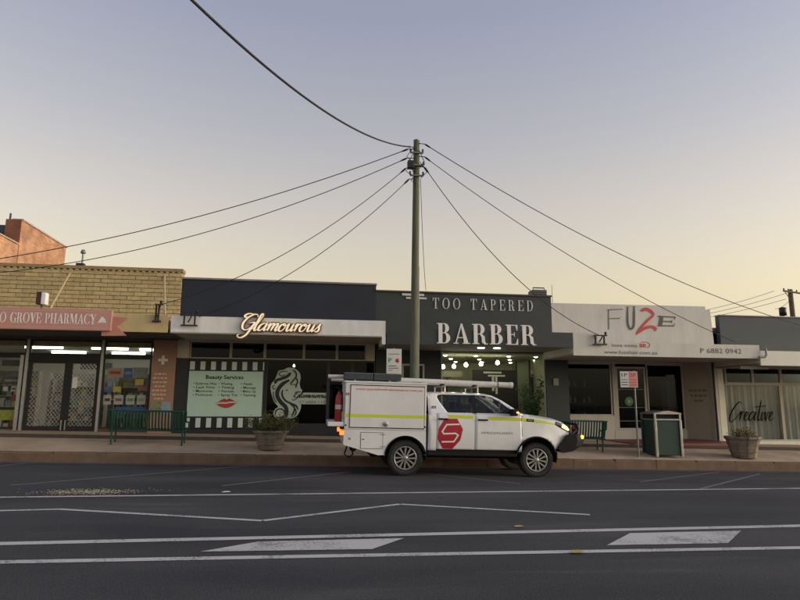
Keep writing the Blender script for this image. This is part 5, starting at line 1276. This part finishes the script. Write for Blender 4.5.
def make_planter(label, pxc, Y, wid, hgt, crown, seed, lm):
    p = at(pxc, 455, Y); zb = g(p.x)+.235+max(0, (Y-KY-.22))/(17.9-KY-.22)*.215
    o = thing('planter_pot', label, 'planter', (p.x, Y, zb), group='shrub planters on the footpath'); r_ = wid/2
    MB().lathe([(0, 0), (r_*.62, 0), (r_*.66, .03), (r_*.70, hgt*.25), (r_*.80, hgt*.55), (r_*.90, hgt*.82), (r_*1.0, hgt*.90), (r_*1.0, hgt), (r_*.88, hgt), (r_*.86, hgt*.88), (0, hgt*.86)], n=10, smooth=False).build('pot', potm, o, local=True)
    MB().lathe([(0, hgt*.9), (r_*.86, hgt*.89)], n=14).build('soil', soil, o, local=True)
    for zz_ in (.30, .62): MB().lathe([(r_*(.66+.24*zz_)+.004, hgt*zz_-.02), (r_*(.66+.24*zz_)+.022, hgt*zz_), (r_*(.66+.24*zz_)+.008, hgt*zz_+.02)], n=10, smooth=False).build('band', potm, o, local=True)
    s = thing('shrub', label.replace('planter', 'planter shrub') if False else crown['label'], 'shrub', (p.x, Y, zb+hgt*.88), group='shrubs growing in the planters')
    rr = random.Random(seed); stems = MB(); tips = []
    for k in range(crown['stems']):
        a_ = rr.uniform(0, 6.28); e_ = rr.uniform(.35, 1); top = Vector((math.cos(a_)*crown['rx']*e_*.9, math.sin(a_)*crown['rx']*e_*.6, crown['rz']*rr.uniform(.5, 1.2)*(1.25-.6*e_)))
        b_ = Vector((math.cos(a_)*.05, math.sin(a_)*.05, -.06)); stems.tube([b_, b_.lerp(top, .5)+Vector((0, 0, .05)), top], [.014, .010, .005], 5); tips.append((b_, top))
    stems.build('stems', barkm, s, local=True)
    def fn(r2):
        b_, t_ = r2.choice(tips); c_ = b_.lerp(t_, r2.uniform(.45, 1.12)); return c_+Vector((r2.gauss(0, .055), r2.gauss(0, .055), r2.gauss(0, .05)))
    mb = MB(); leaf_cloud(mb, crown['leaves'], fn, .035, .075, seed); lf = mb.build('foliage', lm, s, local=True, fix=False)
    return o
make_planter('weathered concrete planter pot in front of the price board', 270, 16.75, .95, .50, dict(label='wide olive green shrub in the planter before the price board', stems=34, rx=.78, rz=.40, leaves=3600), 3, leafm)
make_planter('weathered concrete planter pot by the curtained window at far right', 744, 16.6, 1.0, .62, dict(label='low yellowing shrub in the planter at far right', stems=20, rx=.42, rz=.26, leaves=1100), 8, leafm2)
# ------------------------------------------------------------------ litter bin
bp_ = at(663, 456, 16.75); zb = g(bp_.x)+.30
bn = thing('litter_bin', 'dark green street litter bin with stainless hood beside the sign post', 'bin', (bp_.x, 16.75, zb), R(-3)); ORG[bn.name] = Vector((0, 0, 0))
bgr = mat('bin_green', (0.012, 0.045, 0.036), .45, var=.2, scale=4, obj=True); sst = mat('stainless', (.46, .45, .42), .32, metal=.85, var=.15, scale=10, obj=True)
hb = .375
MB().box(-hb+.02, hb-.02, -hb+.02, hb-.02, .04, 1.02).build('liner', cdark, bn, local=True)
for (x0_, x1_, y0_, y1_) in ((-hb+.05, hb-.05, -hb, -hb+.02), (-hb+.05, hb-.05, hb-.02, hb), (-hb, -hb+.02, -hb+.05, hb-.05), (hb-.02, hb, -hb+.05, hb-.05)):
    MB().bev(x0_, x1_, y0_, y1_, .05, 1.0, b=.006).build('panel', bgr, bn, local=True)
for sx in (-1, 1):
    for sy in (-1, 1): MB().bev(sx*hb-.035, sx*hb+.035, sy*hb-.035, sy*hb+.035, 0, 1.04, b=.008).build('corner_post', sst if sy < 0 else bgr, bn, local=True)
MB().bev(-hb-.02, hb+.02, -hb-.02, hb+.02, 1.02, 1.07, b=.008).build('collar', sst, bn, local=True)
for sx in (-1, 1):
    for sy in (-1, 1): MB().box(sx*hb-.03, sx*hb+.03, sy*hb-.03, sy*hb+.03, 1.07, 1.20).build('hood_post', sst, bn, local=True)
MB().box(-hb+.05, hb-.05, -hb+.04, hb-.04, 1.07, 1.19).build('opening', cdark, bn, local=True)
MB().prism([(-hb-.04, 1.20), (hb+.04, 1.20), (hb+.04, 1.235), (.0, 1.30), (-hb-.04, 1.235)], -hb-.04, hb+.04).build('hood', sst, bn, local=True)
# ------------------------------------------------------------------ signs on posts
def sign_post(label, pxp, Y, sp, draw, postmat, behind=.02):
    x0, x1, z0, z1 = rc(*sp, Y); xp = at(pxp, 420, Y).x; zb = g(xp)+.235+max(0, (Y-KY-.22))/(17.9-KY-.22)*.215
    o = thing('sign_post', label, 'street sign', (xp, Y, zb))
    MB().tube([(xp, Y, zb-.02), (xp, Y, z1+.02)], .026, 10).build('post', postmat, o)
    pl = MB().bev(x0, x1, Y-.050, Y-.030, z0, z1, b=.004).build('sign_plate', mat('sign_face', (.52, .52, .50), .45, var=.06), o)
    for zz_ in (z0+.12, z1-.12): MB().box(xp-.05, xp+.05, Y-.03, Y+.03, zz_-.02, zz_+.02).build('clamp', galv, o)
    draw(pl, x0, x1, z0, z1, Y-.0505); return o
pinks = mat('sign_pink', (.50, .20, .20), .5); grn = mat('sign_green', (.06, .22, .10), .5)
def draw1(pl, x0, x1, z0, z1, y):
    xm_ = x0+(x1-x0)*.48; MB().box(xm_, x1-.01, y-.002, y, z0+.01, z1-.01).build('red_half', pinks, pl)
    text_mb('1P', x0+.04, xm_-.04, z1-.15, .10, y, .003, bold=.02).build('lettering', lettd, pl)
    text_mb('2P', xm_+.03, x1-.05, z1-.15, .10, y-.002, .003, bold=.02).build('lettering', redp, pl)
    for k in range(3): MB().box(x0+.03, xm_-.03, y-.003, y, z1-.25-k*.075, z1-.225-k*.075).build('print_line', grn if k == 0 else lettd, pl)
    for k in range(3): MB().box(xm_+.03, x1-.04, y-.005, y-.002, z1-.25-k*.075, z1-.23-k*.075).build('print_line', redp, pl)
sign_post('white and pink parking sign on a thin post left of the litter bin', 636.5, 16.5, (619.5, 371.5, 636.8, 387.5), draw1, galv)
def draw2(pl, x0, x1, z0, z1, y):
    xm_ = (x0+x1)/2; zc_ = (z0+z1)/2+.03
    text_mb('P', x0+.05, xm_-.06, zc_-.05, .12, y, .003, bold=.03).build('lettering', grn, pl)
    MB().lathe([(0, -.004), (.058, -.004), (.058, 0)], (xm_+.10, y, zc_), axis='y', n=18).build('red_disc', redp, pl)
    for k in range(3): MB().box(x0+.05, x0+.05+(.12, .28, .22)[k], y-.003, y, z0+.10+k*.06, z0+.12+k*.06).build('print_line', lettd if k else redp, pl)
    MB().box(x0+.05, x1-.06, y-.003, y, z1-.15, z1-.135).build('print_line', lettd, pl)
sign_post('large white parking sign with a red disc left of the power pole', 393, 16.4, (386.3, 349, 401.3, 374.5), draw2, galv)
# ------------------------------------------------------------------ rooftop and awning fittings
p_ = at(42, 299, 17.35); o = thing('floodlight_box', 'dark and white box light on the pharmacy awning', 'light', (p_.x, 17.35, p_.z-.2)); 
MB().bev(p_.x-.12, p_.x+.01, 17.27, 17.45, p_.z-.16, p_.z+.19, b=.02).build('housing', mat('maroon_housing', (.06, .02, .025), .5), o); MB().bev(p_.x+.012, p_.x+.13, 17.25, 17.46, p_.z-.16, p_.z+.17, b=.02).build('lamp_face', white, o); MB().tube([(p_.x, 17.36, p_.z-.40), (p_.x, 17.36, p_.z-.12)], .02, 8).build('stem', dkmetal, o)
p_ = at(82, 265, 20.2); o = thing('roof_vent', 'small metal vent pipe on the pharmacy roof edge', 'vent', (p_.x, 20.2, p_.z-.3))
MB().tube([(p_.x, 20.2, p_.z-1.2), (p_.x, 20.2, p_.z+.42)], .028, 8).build('pipe', galv, o); MB().lathe([(0, .0), (.07, .0), (.08, .05), (.05, .12), (0, .14)], (p_.x, 20.2, p_.z+.38), n=12).build('cowl', galv, o); MB().bev(p_.x-.16, p_.x+.08, 20.1, 20.3, p_.z-.2, p_.z+.05, b=.02).build('flashing', dkmetal, o)
p_ = at(538, 295, 20.3); o = thing('air_conditioner', 'dark air conditioner unit on the barber roof', 'air conditioner', (p_.x, 20.3, p_.z-.5))
MB().bev(p_.x-.26, p_.x+.26, 20.1, 20.6, p_.z-.6, p_.z+.16, b=.02).build('casing', mat('ac_grey', (.10, .10, .10), .6, var=.2), o)
for k in range(7): MB().box(p_.x-.23, p_.x+.23, 20.085, 20.099, p_.z-.42+k*.08, p_.z-.40+k*.08).build('louvre', dkmetal, o)
MB().tube([(p_.x-.22, 20.2, p_.z+.16), (p_.x-.22, 20.2, p_.z+.24), (p_.x+.2, 20.2, p_.z+.24), (p_.x+.2, 20.2, p_.z+.16)], .02, 6).build('handle', dkmetal, o)
p_ = at(552.3, 296, 19.8); o = thing('antenna', 'thin aerial rod at the right end of the barber parapet', 'antenna', (p_.x, 19.8, p_.z-.5)); MB().tube([(p_.x, 19.8, p_.z-.6), (p_.x, 19.8, p_.z+.40)], [.014, .008], 6).build('rod', galv, o); MB().box(p_.x-.05, p_.x+.05, 19.75, 19.85, p_.z-.62, p_.z-.5).build('mount', galv, o)
# ------------------------------------------------------------------ tree behind the brick building
tp_ = at(-4, 214, 38); o = thing('tree', 'bare greyish tree top behind the orange brick building', 'tree', (tp_.x, 38, -1))
tk = MB(); tk.tube([(tp_.x, 38, -1), (tp_.x+.1, 38, 5), (tp_.x, 38, 8)], [.28, .2, .1], 10)
rr = random.Random(5); tips = []
for k in range(16):
    a_ = rr.uniform(0, 6.28); b_ = Vector((tp_.x, 38, rr.uniform(5.5, 8))); t_ = b_+Vector((math.cos(a_)*rr.uniform(.6, 1.5), math.sin(a_)*rr.uniform(.6, 1.4), rr.uniform(.8, 2.0))); t_.z = min(t_.z, at(4, 208, 38).z); tk.tube([b_, b_.lerp(t_, .5)+Vector((0, 0, .15)), t_], [.06, .035, .012], 5); tips.append((b_, t_))
tk.build('trunk', mat('grey_bark', (.16, .14, .12), .9, var=.3, scale=3), o)
def fn(r2):
    b_, t_ = r2.choice(tips); return b_.lerp(t_, r2.uniform(.4, 1.1))+Vector((r2.gauss(0, .22), r2.gauss(0, .22), r2.gauss(0, .18)))
mb = MB(); leaf_cloud(mb, 2600, fn, .07, .15, 4); mb.build('crown', mat('grey_green_leaf', (.12, .12, .09), .7, var=.3, scale=2), o, fix=False)
# ------------------------------------------------------------------ leaves and litter on the road
ylw = mat('fallen_leaf', (.42, .33, .09), .7, var=.3, scale=30)
for i, (px, py, lb) in enumerate(((577, 553.5, 'pale yellow fallen leaf on the near centre line'), (519, 527.5, 'greenish yellow fallen leaf on the far centre line'), (226, 493, 'small pale scrap lying on the parking edge line'))):
    p = gnd(px, py); mb = MB(); s_ = (.075, .06, .07)[i]
    P = [(-1, 0, .1), (-.4, .45, .25), (.4, .4, .3), (1, .05, .15), (.4, -.4, .25), (-.4, -.42, .2)]
    mb.add([(p.x+a_*s_*1.2, p.y+b_*s_*1.8, p.z+.006+c_*s_) for a_, b_, c_ in P]+[(p.x, p.y, p.z+.012)], [(k, (k+1) % 6, 6) for k in range(6)])
    o = mb.build('fallen_leaf', ylw if i < 2 else lettw); tag(o, lb, 'leaf', 'leaves and scraps on the road')
mb = MB(); rr = random.Random(2)
for k in range(700):
    px = rr.gauss(92, 26); py = 492.2+rr.gauss(0, 1.4)-(px-92)*.012; p = gnd(px, py); s_ = rr.uniform(.003, .009)
    mb.add([(p.x-s_, p.y-s_, p.z+.006), (p.x+s_, p.y-s_*.6, p.z+.007), (p.x+s_*.7, p.y+s_, p.z+.008), (p.x-s_*.8, p.y+s_, p.z+.006), (p.x, p.y, p.z+.014)], [(0, 1, 4), (1, 2, 4), (2, 3, 4), (3, 0, 4)])
tag(mb.build('spilled_grain', mat('straw_bits', (.36, .33, .23), .9)), 'scatter of pale straw bits on the parking lane at left', 'litter', kind='stuff')
# ------------------------------------------------------------------ shop interiors
rr = random.Random(11)
PAL = [(.40, .40, .38), (.28, .10, .09), (.10, .16, .34), (.45, .38, .10), (.14, .26, .13), (.44, .30, .28), (.20, .28, .36), (.33, .33, .34), (.06, .06, .07), (.50, .48, .42)]
CN = ['grey', 'dark red', 'blue', 'yellow', 'green', 'pink', 'pale blue', 'silver', 'black', 'cream']
PM = [mat('pack_%d' % i, c, .55, var=.35, scale=24) for i, c in enumerate(PAL)]
shelfm = mat('shelf_white', (.42, .41, .38), .6); shelfb = mat('shelf_back', (.20, .21, .20), .7, var=.3, scale=9)
boxme = []
for m_ in PM:
    me = MB().box(-.5, .5, -.5, .5, 0, 1).mesh('product_pack'); me.materials.append(m_); boxme.append(me)
ORD = ['first', 'second', 'third', 'fourth', 'fifth', 'sixth', 'seventh']; RW = ['lowest', 'second', 'middle', 'fourth', 'top']
def make_shelf(label, x0, x1, y, z0, z1, rows, n, plabel, fill=.9):
    o = thing('shelf_unit', label, 'shelf', ((x0+x1)/2, y, z0), group='display shelves in the pharmacy')
    MB().box(x0, x1, y+.30, y+.33, z0, z1).build('back_panel', shelfb, o)
    for s_ in (x0, x1-.03): MB().box(s_, s_+.03, y, y+.299, z0, z1).build('side_panel', shelfm, o)
    for r_ in range(rows):
        z_ = z0+.08+(z1-z0-.2)*r_/rows; MB().box(x0+.032, x1-.032, y, y+.298, z_-.02, z_).build('shelf', shelfm, o)
        h = (z1-z0-.2)/rows
        for k in range(n):
            if rr.random() > fill: continue
            w_ = (x1-x0-.1)/n; ci = rr.randrange(10); pk = bpy.data.objects.new('product_pack', boxme[ci]); C.objects.link(pk)
            pk.location = (x0+.05+w_*(k+.5), y+.13, z_+.001); pk.scale = (w_*rr.uniform(.6, .92), .12, h*rr.uniform(.4, .82)); tag(pk, '%s pack, %s from left on the %s shelf %s' % (CN[ci], ORD[k], RW[r_], plabel), 'product', 'packs on the pharmacy shelves')
make_shelf('tall stocked shelf behind the pharmacy left window', -9.9, -8.55, 20.35, .66, 2.5, 5, 7, 'in the pharmacy left window')
make_shelf('stocked shelf behind the pharmacy right window', -6.35, -5.05, 20.55, .66, 2.45, 5, 7, 'behind the pharmacy right window')
make_shelf('shelf at the back of the pharmacy seen through the left door', -9.3, -7.75, 22.9, .66, 2.55, 5, 7, 'seen through the left door')
make_shelf('shelf at the back of the pharmacy seen through the right door', -7.65, -6.0, 22.9, .66, 2.5, 5, 7, 'seen through the right door')
def poster(label, px0, py0, px1, py1, m_, Y=FY+.05, grp='posters in the pharmacy windows', extra=None):
    x0, x1, z0, z1 = rc(px0, py0, px1, py1, Y); o = thing('window_poster', label, 'poster', ((x0+x1)/2, Y, z0), group=grp)
    MB().box(x0, x1, Y, Y+.006, z0, z1).build('sheet', m_, o)
    if extra: MB().box(x0+(x1-x0)*.15, x1-(x1-x0)*.15, Y-.003, Y-.0005, z0+(z1-z0)*.35, z0+(z1-z0)*.65).build('print', extra, o)
    return o
pk_pink = mat('poster_pink', (.42, .30, .28), .6, var=.15, scale=14); pk_blue = mat('poster_navy', (.06, .12, .32), .6, var=.2, scale=14); pk_yel = mat('poster_yellow', (.52, .42, .08), .6, var=.15, scale=14); pk_grey = mat('poster_grey', (.24, .25, .25), .6, var=.3, scale=14); pk_wht = mat('poster_white', (.48, .47, .45), .6, var=.15, scale=16)
poster('pale pink poster high in the pharmacy right window', 107.5, 368, 123, 377.5, pk_pink, extra=redp)
poster('navy blue poster in the pharmacy right window', 123.5, 368, 132.5, 378, pk_blue, extra=PM[6])
poster('grey poster right of the navy one in the pharmacy window', 133, 367.5, 148, 378, pk_grey)
poster('upper yellow card in the pharmacy right window', 135, 379, 143.5, 385, pk_yel)
poster('lower yellow card in the pharmacy right window', 113, 386.5, 121, 392, pk_yel)
poster('small blue card left of the lower yellow card', 104, 386.5, 112, 392, PM[2])
poster('small dark red card at the right edge of the pharmacy window', 138, 386, 149, 391, PM[1])
for i, (a_, b_) in enumerate(((103.5, 111), (114, 123), (126, 134.5), (137, 145.5))):
    poster(('first', 'second', 'third', 'fourth')[i]+' from left of the white cards in a row low in the pharmacy window', a_, 395, b_, 404.5, pk_wht, extra=PM[(i*3+8) % 10])
poster('wide blue banner at the foot of the pharmacy right window', 115, 407, 148, 414, mat('banner_blue', (.03, .12, .30), .6, var=.2, scale=9), extra=PM[6])
poster('white notice pair low in the pharmacy left window', 3, 386.5, 8, 391, pk_wht); poster('small white square card in the pharmacy left window', 11, 386, 16.5, 391.5, pk_wht, extra=PM[8])
poster('dark magenta poster in the pharmacy left window', 11, 394.5, 24, 401, mat('poster_magenta', (.22, .05, .10), .6, var=.2, scale=9)); poster('dark grey poster in the pharmacy left window', 2, 377, 21, 384, PM[8], extra=pk_grey)
poster('yellow green sale poster low in the pharmacy left window', 0, 410, 14, 420, mat('poster_lime', (.34, .36, .06), .6, var=.3, scale=9)); poster('dark banner near the top of the pharmacy left window', 2, 360, 20, 366, PM[8])
poster('grey house shaped display card at the right of the pharmacy left window', 15, 405, 23, 424, pk_grey)
make_shelf('low island shelf inside the pharmacy straight behind the doors', -8.05, -6.75, 21.0, .66, 1.75, 4, 6, 'of the island behind the doors', fill=.97)
make_shelf('tall dark corner shelf beside the pharmacy left door', -8.62, -8.2, 21.6, .66, 2.3, 5, 2, 'of the dark corner unit')
o = thing('hanging_sign', 'dark aisle sign hanging from the pharmacy ceiling', 'sign', (-7.1, 21.4, 2.7)); MB().bev(-7.75, -6.75, 21.4, 21.44, 2.62, 2.84, b=.008).build('board', PM[8], o)
for x_ in (-7.6, -6.9): MB().tube([(x_, 21.42, 2.84), (x_, 21.42, 3.3)], .006, 5).build('chain', dkmetal, o)
# pharmacy counter block
o = thing('shop_counter', 'dark counter at the back of the pharmacy behind the grilles', 'counter', (-7.5, 22.4, .66)); MB().bev(-8.6, -6.2, 22.2, 22.7, .66, 1.6, b=.02).build('cabinet', mat('counter_grey', (.10, .10, .10), .6), o); MB().bev(-8.65, -6.15, 22.15, 22.75, 1.6, 1.65, b=.01).build('top', shelfm, o)
# barber: pendants, logo panel, mirror wall, plant, poster
pend = mat('pendant_bulb_lit', (1, .95, .8), .4, emit=(1, .93, .66), es=15.0)
for i, (px, py) in enumerate(((443, 366.8), (454, 366.5), (466, 365), (481, 364), (497.5, 362.8))):
    Y = 20.5+i*.0; p = at(px, py, Y)
    o = thing('pendant_lamp', ('leftmost', 'second', 'third', 'fourth', 'rightmost')[i]+' of the five glowing pendant lamps in the barber window', 'pendant lamp', (p.x, Y, p.z-.1), group='pendant lamps in the barber shop')
    MB().lathe([(0, -.07), (.04, -.06), (.065, -.02), (.065, .02), (.04, .06), (.02, .09), (0, .09)], tuple(p), n=16).build('globe', pend, o)
    MB().lathe([(.0, .15), (.025, .15), (.03, .08), (.0, .08)], tuple(p), n=10).build('holder', dkmetal, o); MB().tube([(p.x, Y, p.z+.14), (p.x, Y, BZC)], .006, 5).build('cord', dkmetal, o)
x0, x1, z0, z1 = rc(473, 370, 516, 398, 21.6)
o = thing('logo_panel', 'black wall panel with white T and F monogram inside the barber shop', 'sign', ((x0+x1)/2, 21.6, z0-.6)); MB().bev(x0, x1, 21.6, 21.7, z0-.7, z1, b=.01).build('board', mat('panel_black', (.012, .013, .016), .6), o)
MB().box(x0+.2, x1-.2, 21.62, 21.68, .45, z0-.7).build('stand', dkmetal, o)
def mono(px0, py0, px1, py1):
    a_, b_, c_, d_ = rc(px0, py0, px1, py1, 21.59); MB().box(a_, b_, 21.585, 21.599, c_, d_).build('monogram_bar', lettw, o)
mono(483.5, 371.7, 501.5, 373.4); mono(488, 375, 505, 376.6); mono(492, 376.8, 494.2, 391); mono(495.5, 376.8, 497.5, 394)
o = thing('wall_poster', 'pale yellow notice board on the barber wall below the pendants', 'poster', (at(451, 374, 22.5).x, 22.5, 1.9)); a_, b_, c_, d_ = rc(441.5, 371, 462, 377, 22.5); MB().box(a_, b_, 22.5, 22.54, c_, d_).build('board', mat('board_cream', (.50, .50, .38), .6), o); a_, b_, c_, d_ = rc(443, 375.5, 451, 377.5, 22.48); MB().box(a_, b_, 22.485, 22.498, c_-.03, d_-.05).build('print', lettd, o); MB().tube([((a_+b_)/2, 22.52, .45), ((a_+b_)/2, 22.52, c_)], .03, 8).build('stand', dkmetal, o)
o = thing('wall_mirror', 'tall pale framed mirror on the right side of the barber shop', 'mirror', (at(530, 385, 22).x, 22.2, .45)); a_, b_, c_, d_ = rc(517, 355, 529, 390, 22.2); MB().bev(a_, b_, 22.2, 22.24, .47, d_, b=.01).build('glass', mat('mirror_glass', (.5, .55, .5), .08, metal=.9), o)
for q in ((a_-.05, a_), (b_, b_+.05)): MB().box(q[0], q[1], 22.18, 22.25, .45, d_).build('frame', dkmetal, o)
o = thing('wall_box', 'small white dispenser on the barber wall by the plant', 'dispenser', (at(532, 373, 22.3).x, 22.3, 1.6)); a_, b_, c_, d_ = rc(530, 370, 534.5, 376.5, 22.3); MB().bev(a_, b_, 22.3, 22.4, c_, d_, b=.01).build('casing', white, o); MB().box(a_+.03, b_-.03, 22.285, 22.299, c_+.03, c_+.08).build('slot', dkmetal, o); MB().box((a_+b_)/2-.04, (a_+b_)/2+.04, 22.32, 22.38, .45, c_).build('pedestal', dkmetal, o)
for i, x in enumerate((3.6, 4.9)):
    o = thing('barber_chair', ('left', 'right')[i]+' padded black barber chair behind the ute roof', 'barber chair', (x, 21.2, .45), group='barber chairs'); 
    MB().lathe([(0, 0), (.30, 0), (.30, .03), (.05, .06), (.05, .42), (0, .42)], (x, 21.2, .45), n=18).build('base', sst, o); MB().bev(x-.3, x+.3, 20.95, 21.5, .87, 1.02, b=.05).build('seat', seatm, o); MB().bev(x-.28, x+.28, 21.42, 21.54, 1.02, 1.65, b=.05).build('backrest', seatm, o); MB().bev(x-.13, x+.13, 21.42, 21.52, 1.68, 1.86, b=.04).build('headrest', seatm, o)
    for s_ in (-1, 1): MB().bev(x+s_*.33-.035, x+s_*.33+.035, 20.98, 21.45, 1.1, 1.16, b=.02).build('armrest', seatm, o)
pz = at(532, 395, 20.2); o = thing('indoor_plant', 'tall leafy green plant in the right of the barber window', 'plant', (pz.x, 20.25, .62))
lf3 = mat('plant_green', (.07, .19, .05), .4, var=.5, scale=8, col2=(.02, .07, .025)); lf4 = mat('plant_variegated', (.42, .46, .36), .5)
MB().lathe([(0, .62), (.16, .62), (.20, .95), (.17, .95), (0, .90)], (pz.x, 20.25, 0), n=16).build('pot', dkmetal, o)
tk = MB(); tips = []
for k in range(9):
    a_ = rr.uniform(0, 6.28); t_ = Vector((pz.x+math.cos(a_)*rr.uniform(.1, .42), 20.25+math.sin(a_)*.2, rr.uniform(1.5, 2.35))); b_ = Vector((pz.x, 20.25, .9)); tk.tube([b_, b_.lerp(t_, .5)+Vector((0, 0, .1)), t_], [.014, .01, .005], 5); tips.append((b_, t_))
tk.build('stems', mat('plant_stem', (.06, .09, .03), .7), o)
def fn(r2):
    b_, t_ = r2.choice(tips); return b_.lerp(t_, r2.uniform(.25, 1.1))+Vector((r2.gauss(0, .10), r2.gauss(0, .07), r2.gauss(0, .09)))
mb = MB(); leaf_cloud(mb, 1300, fn, .08, .16, 21); mb.build('foliage', lf3, o, fix=False)
mb = MB(); leaf_cloud(mb, 26, lambda r2: (pz.x+.08+r2.gauss(0, .10), 20.12, 1.75+r2.gauss(0, .12)), .05, .11, 22); mb.build('pale_leaves', lf4, o, fix=False)
# hair salon: dim bottles and a white cabinet
btl = mat('bottle_pale', (.45, .48, .45), .3)
bt = MB().lathe([(0, 0), (.045, 0), (.05, .02), (.05, .16), (.02, .20), (.02, .25), (0, .25)], n=10).mesh('bottle'); bt.materials.append(btl)
k_ = 0
for (zz_, n_) in ((1.05, 8), (1.75, 6), (2.25, 4)):
    pass
o = thing('display_shelf', 'dim stepped display shelf in the hair salon left window', 'shelf', (9.4, 21.0, .34))
for i_, zz_ in enumerate((1.02, 1.62, 2.2)): MB().box(8.75, 10.15, 20.95, 21.2, zz_-.03, zz_).build('shelf', mat('shelf_dark', (.10, .10, .10), .6), o)
for s_ in (8.75, 10.12): MB().box(s_, s_+.03, 20.94, 21.21, .34, 2.2).build('upright', MATS['shelf_dark'], o)
for zz_, nm in ((1.02, 'lowest'), (1.62, 'middle'), (2.2, 'top')):
    for k in range(7):
        if rr.random() < .25: continue
        q = bpy.data.objects.new('bottle', bt); C.objects.link(q); q.location = (8.87+k*.185+rr.uniform(-.03, .03), 21.07, zz_+.001); q.scale = (1, 1, rr.uniform(.7, 1.25)); tag(q, 'pale bottle, place %s from left on the %s shelf of the hair salon window' % (ORD[k], nm), 'bottle', 'bottles in the hair salon window')
x0, x1, z0, z1 = rc(668, 381, 682, 425, 21.4); o = thing('white_cabinet', 'tall pale cabinet inside the hair salon right window', 'cabinet', ((x0+x1)/2, 21.4, .34)); MB().bev(x0, x1, 21.4, 21.8, .34, z1, b=.01).build('body', white, o); MB().box((x0+x1)/2-.004, (x0+x1)/2+.004, 21.39, 21.399, .4, z1-.05).build('door_gap', dkmetal, o); MB().box((x0+x1)/2+.03, (x0+x1)/2+.05, 21.37, 21.398, 1.2, 1.4).build('handle', alu, o)

# back shelving in the barber shop with bottles
o = thing('product_shelf', 'low shelf of grooming bottles on the barber back wall', 'shelf', (5.2, 24.3, .45))
for z_ in (1.5, 1.95, 2.4): MB().box(3.4, 9.0, 24.4, 24.7, z_-.03, z_).build('shelf', mat('shelf_oak', (.16, .10, .05), .6, var=.2), o)
for x_ in (3.4, 5.2, 7.0, 8.97): MB().box(x_, x_+.03, 24.38, 24.72, .45, 2.4).build('upright', MATS['shelf_oak'], o)
for r_, z_ in enumerate((1.5, 1.95, 2.4)):
    for k in range(24):
        if rr.random() < .35: continue
        q = bpy.data.objects.new('bottle', bt); C.objects.link(q); q.parent = o; q.location = Vector((3.55+k*.225+rr.uniform(-.05, .05), 24.55, z_+.001))-org(o); q.scale = (1.3, 1.3, rr.uniform(.7, 1.3))
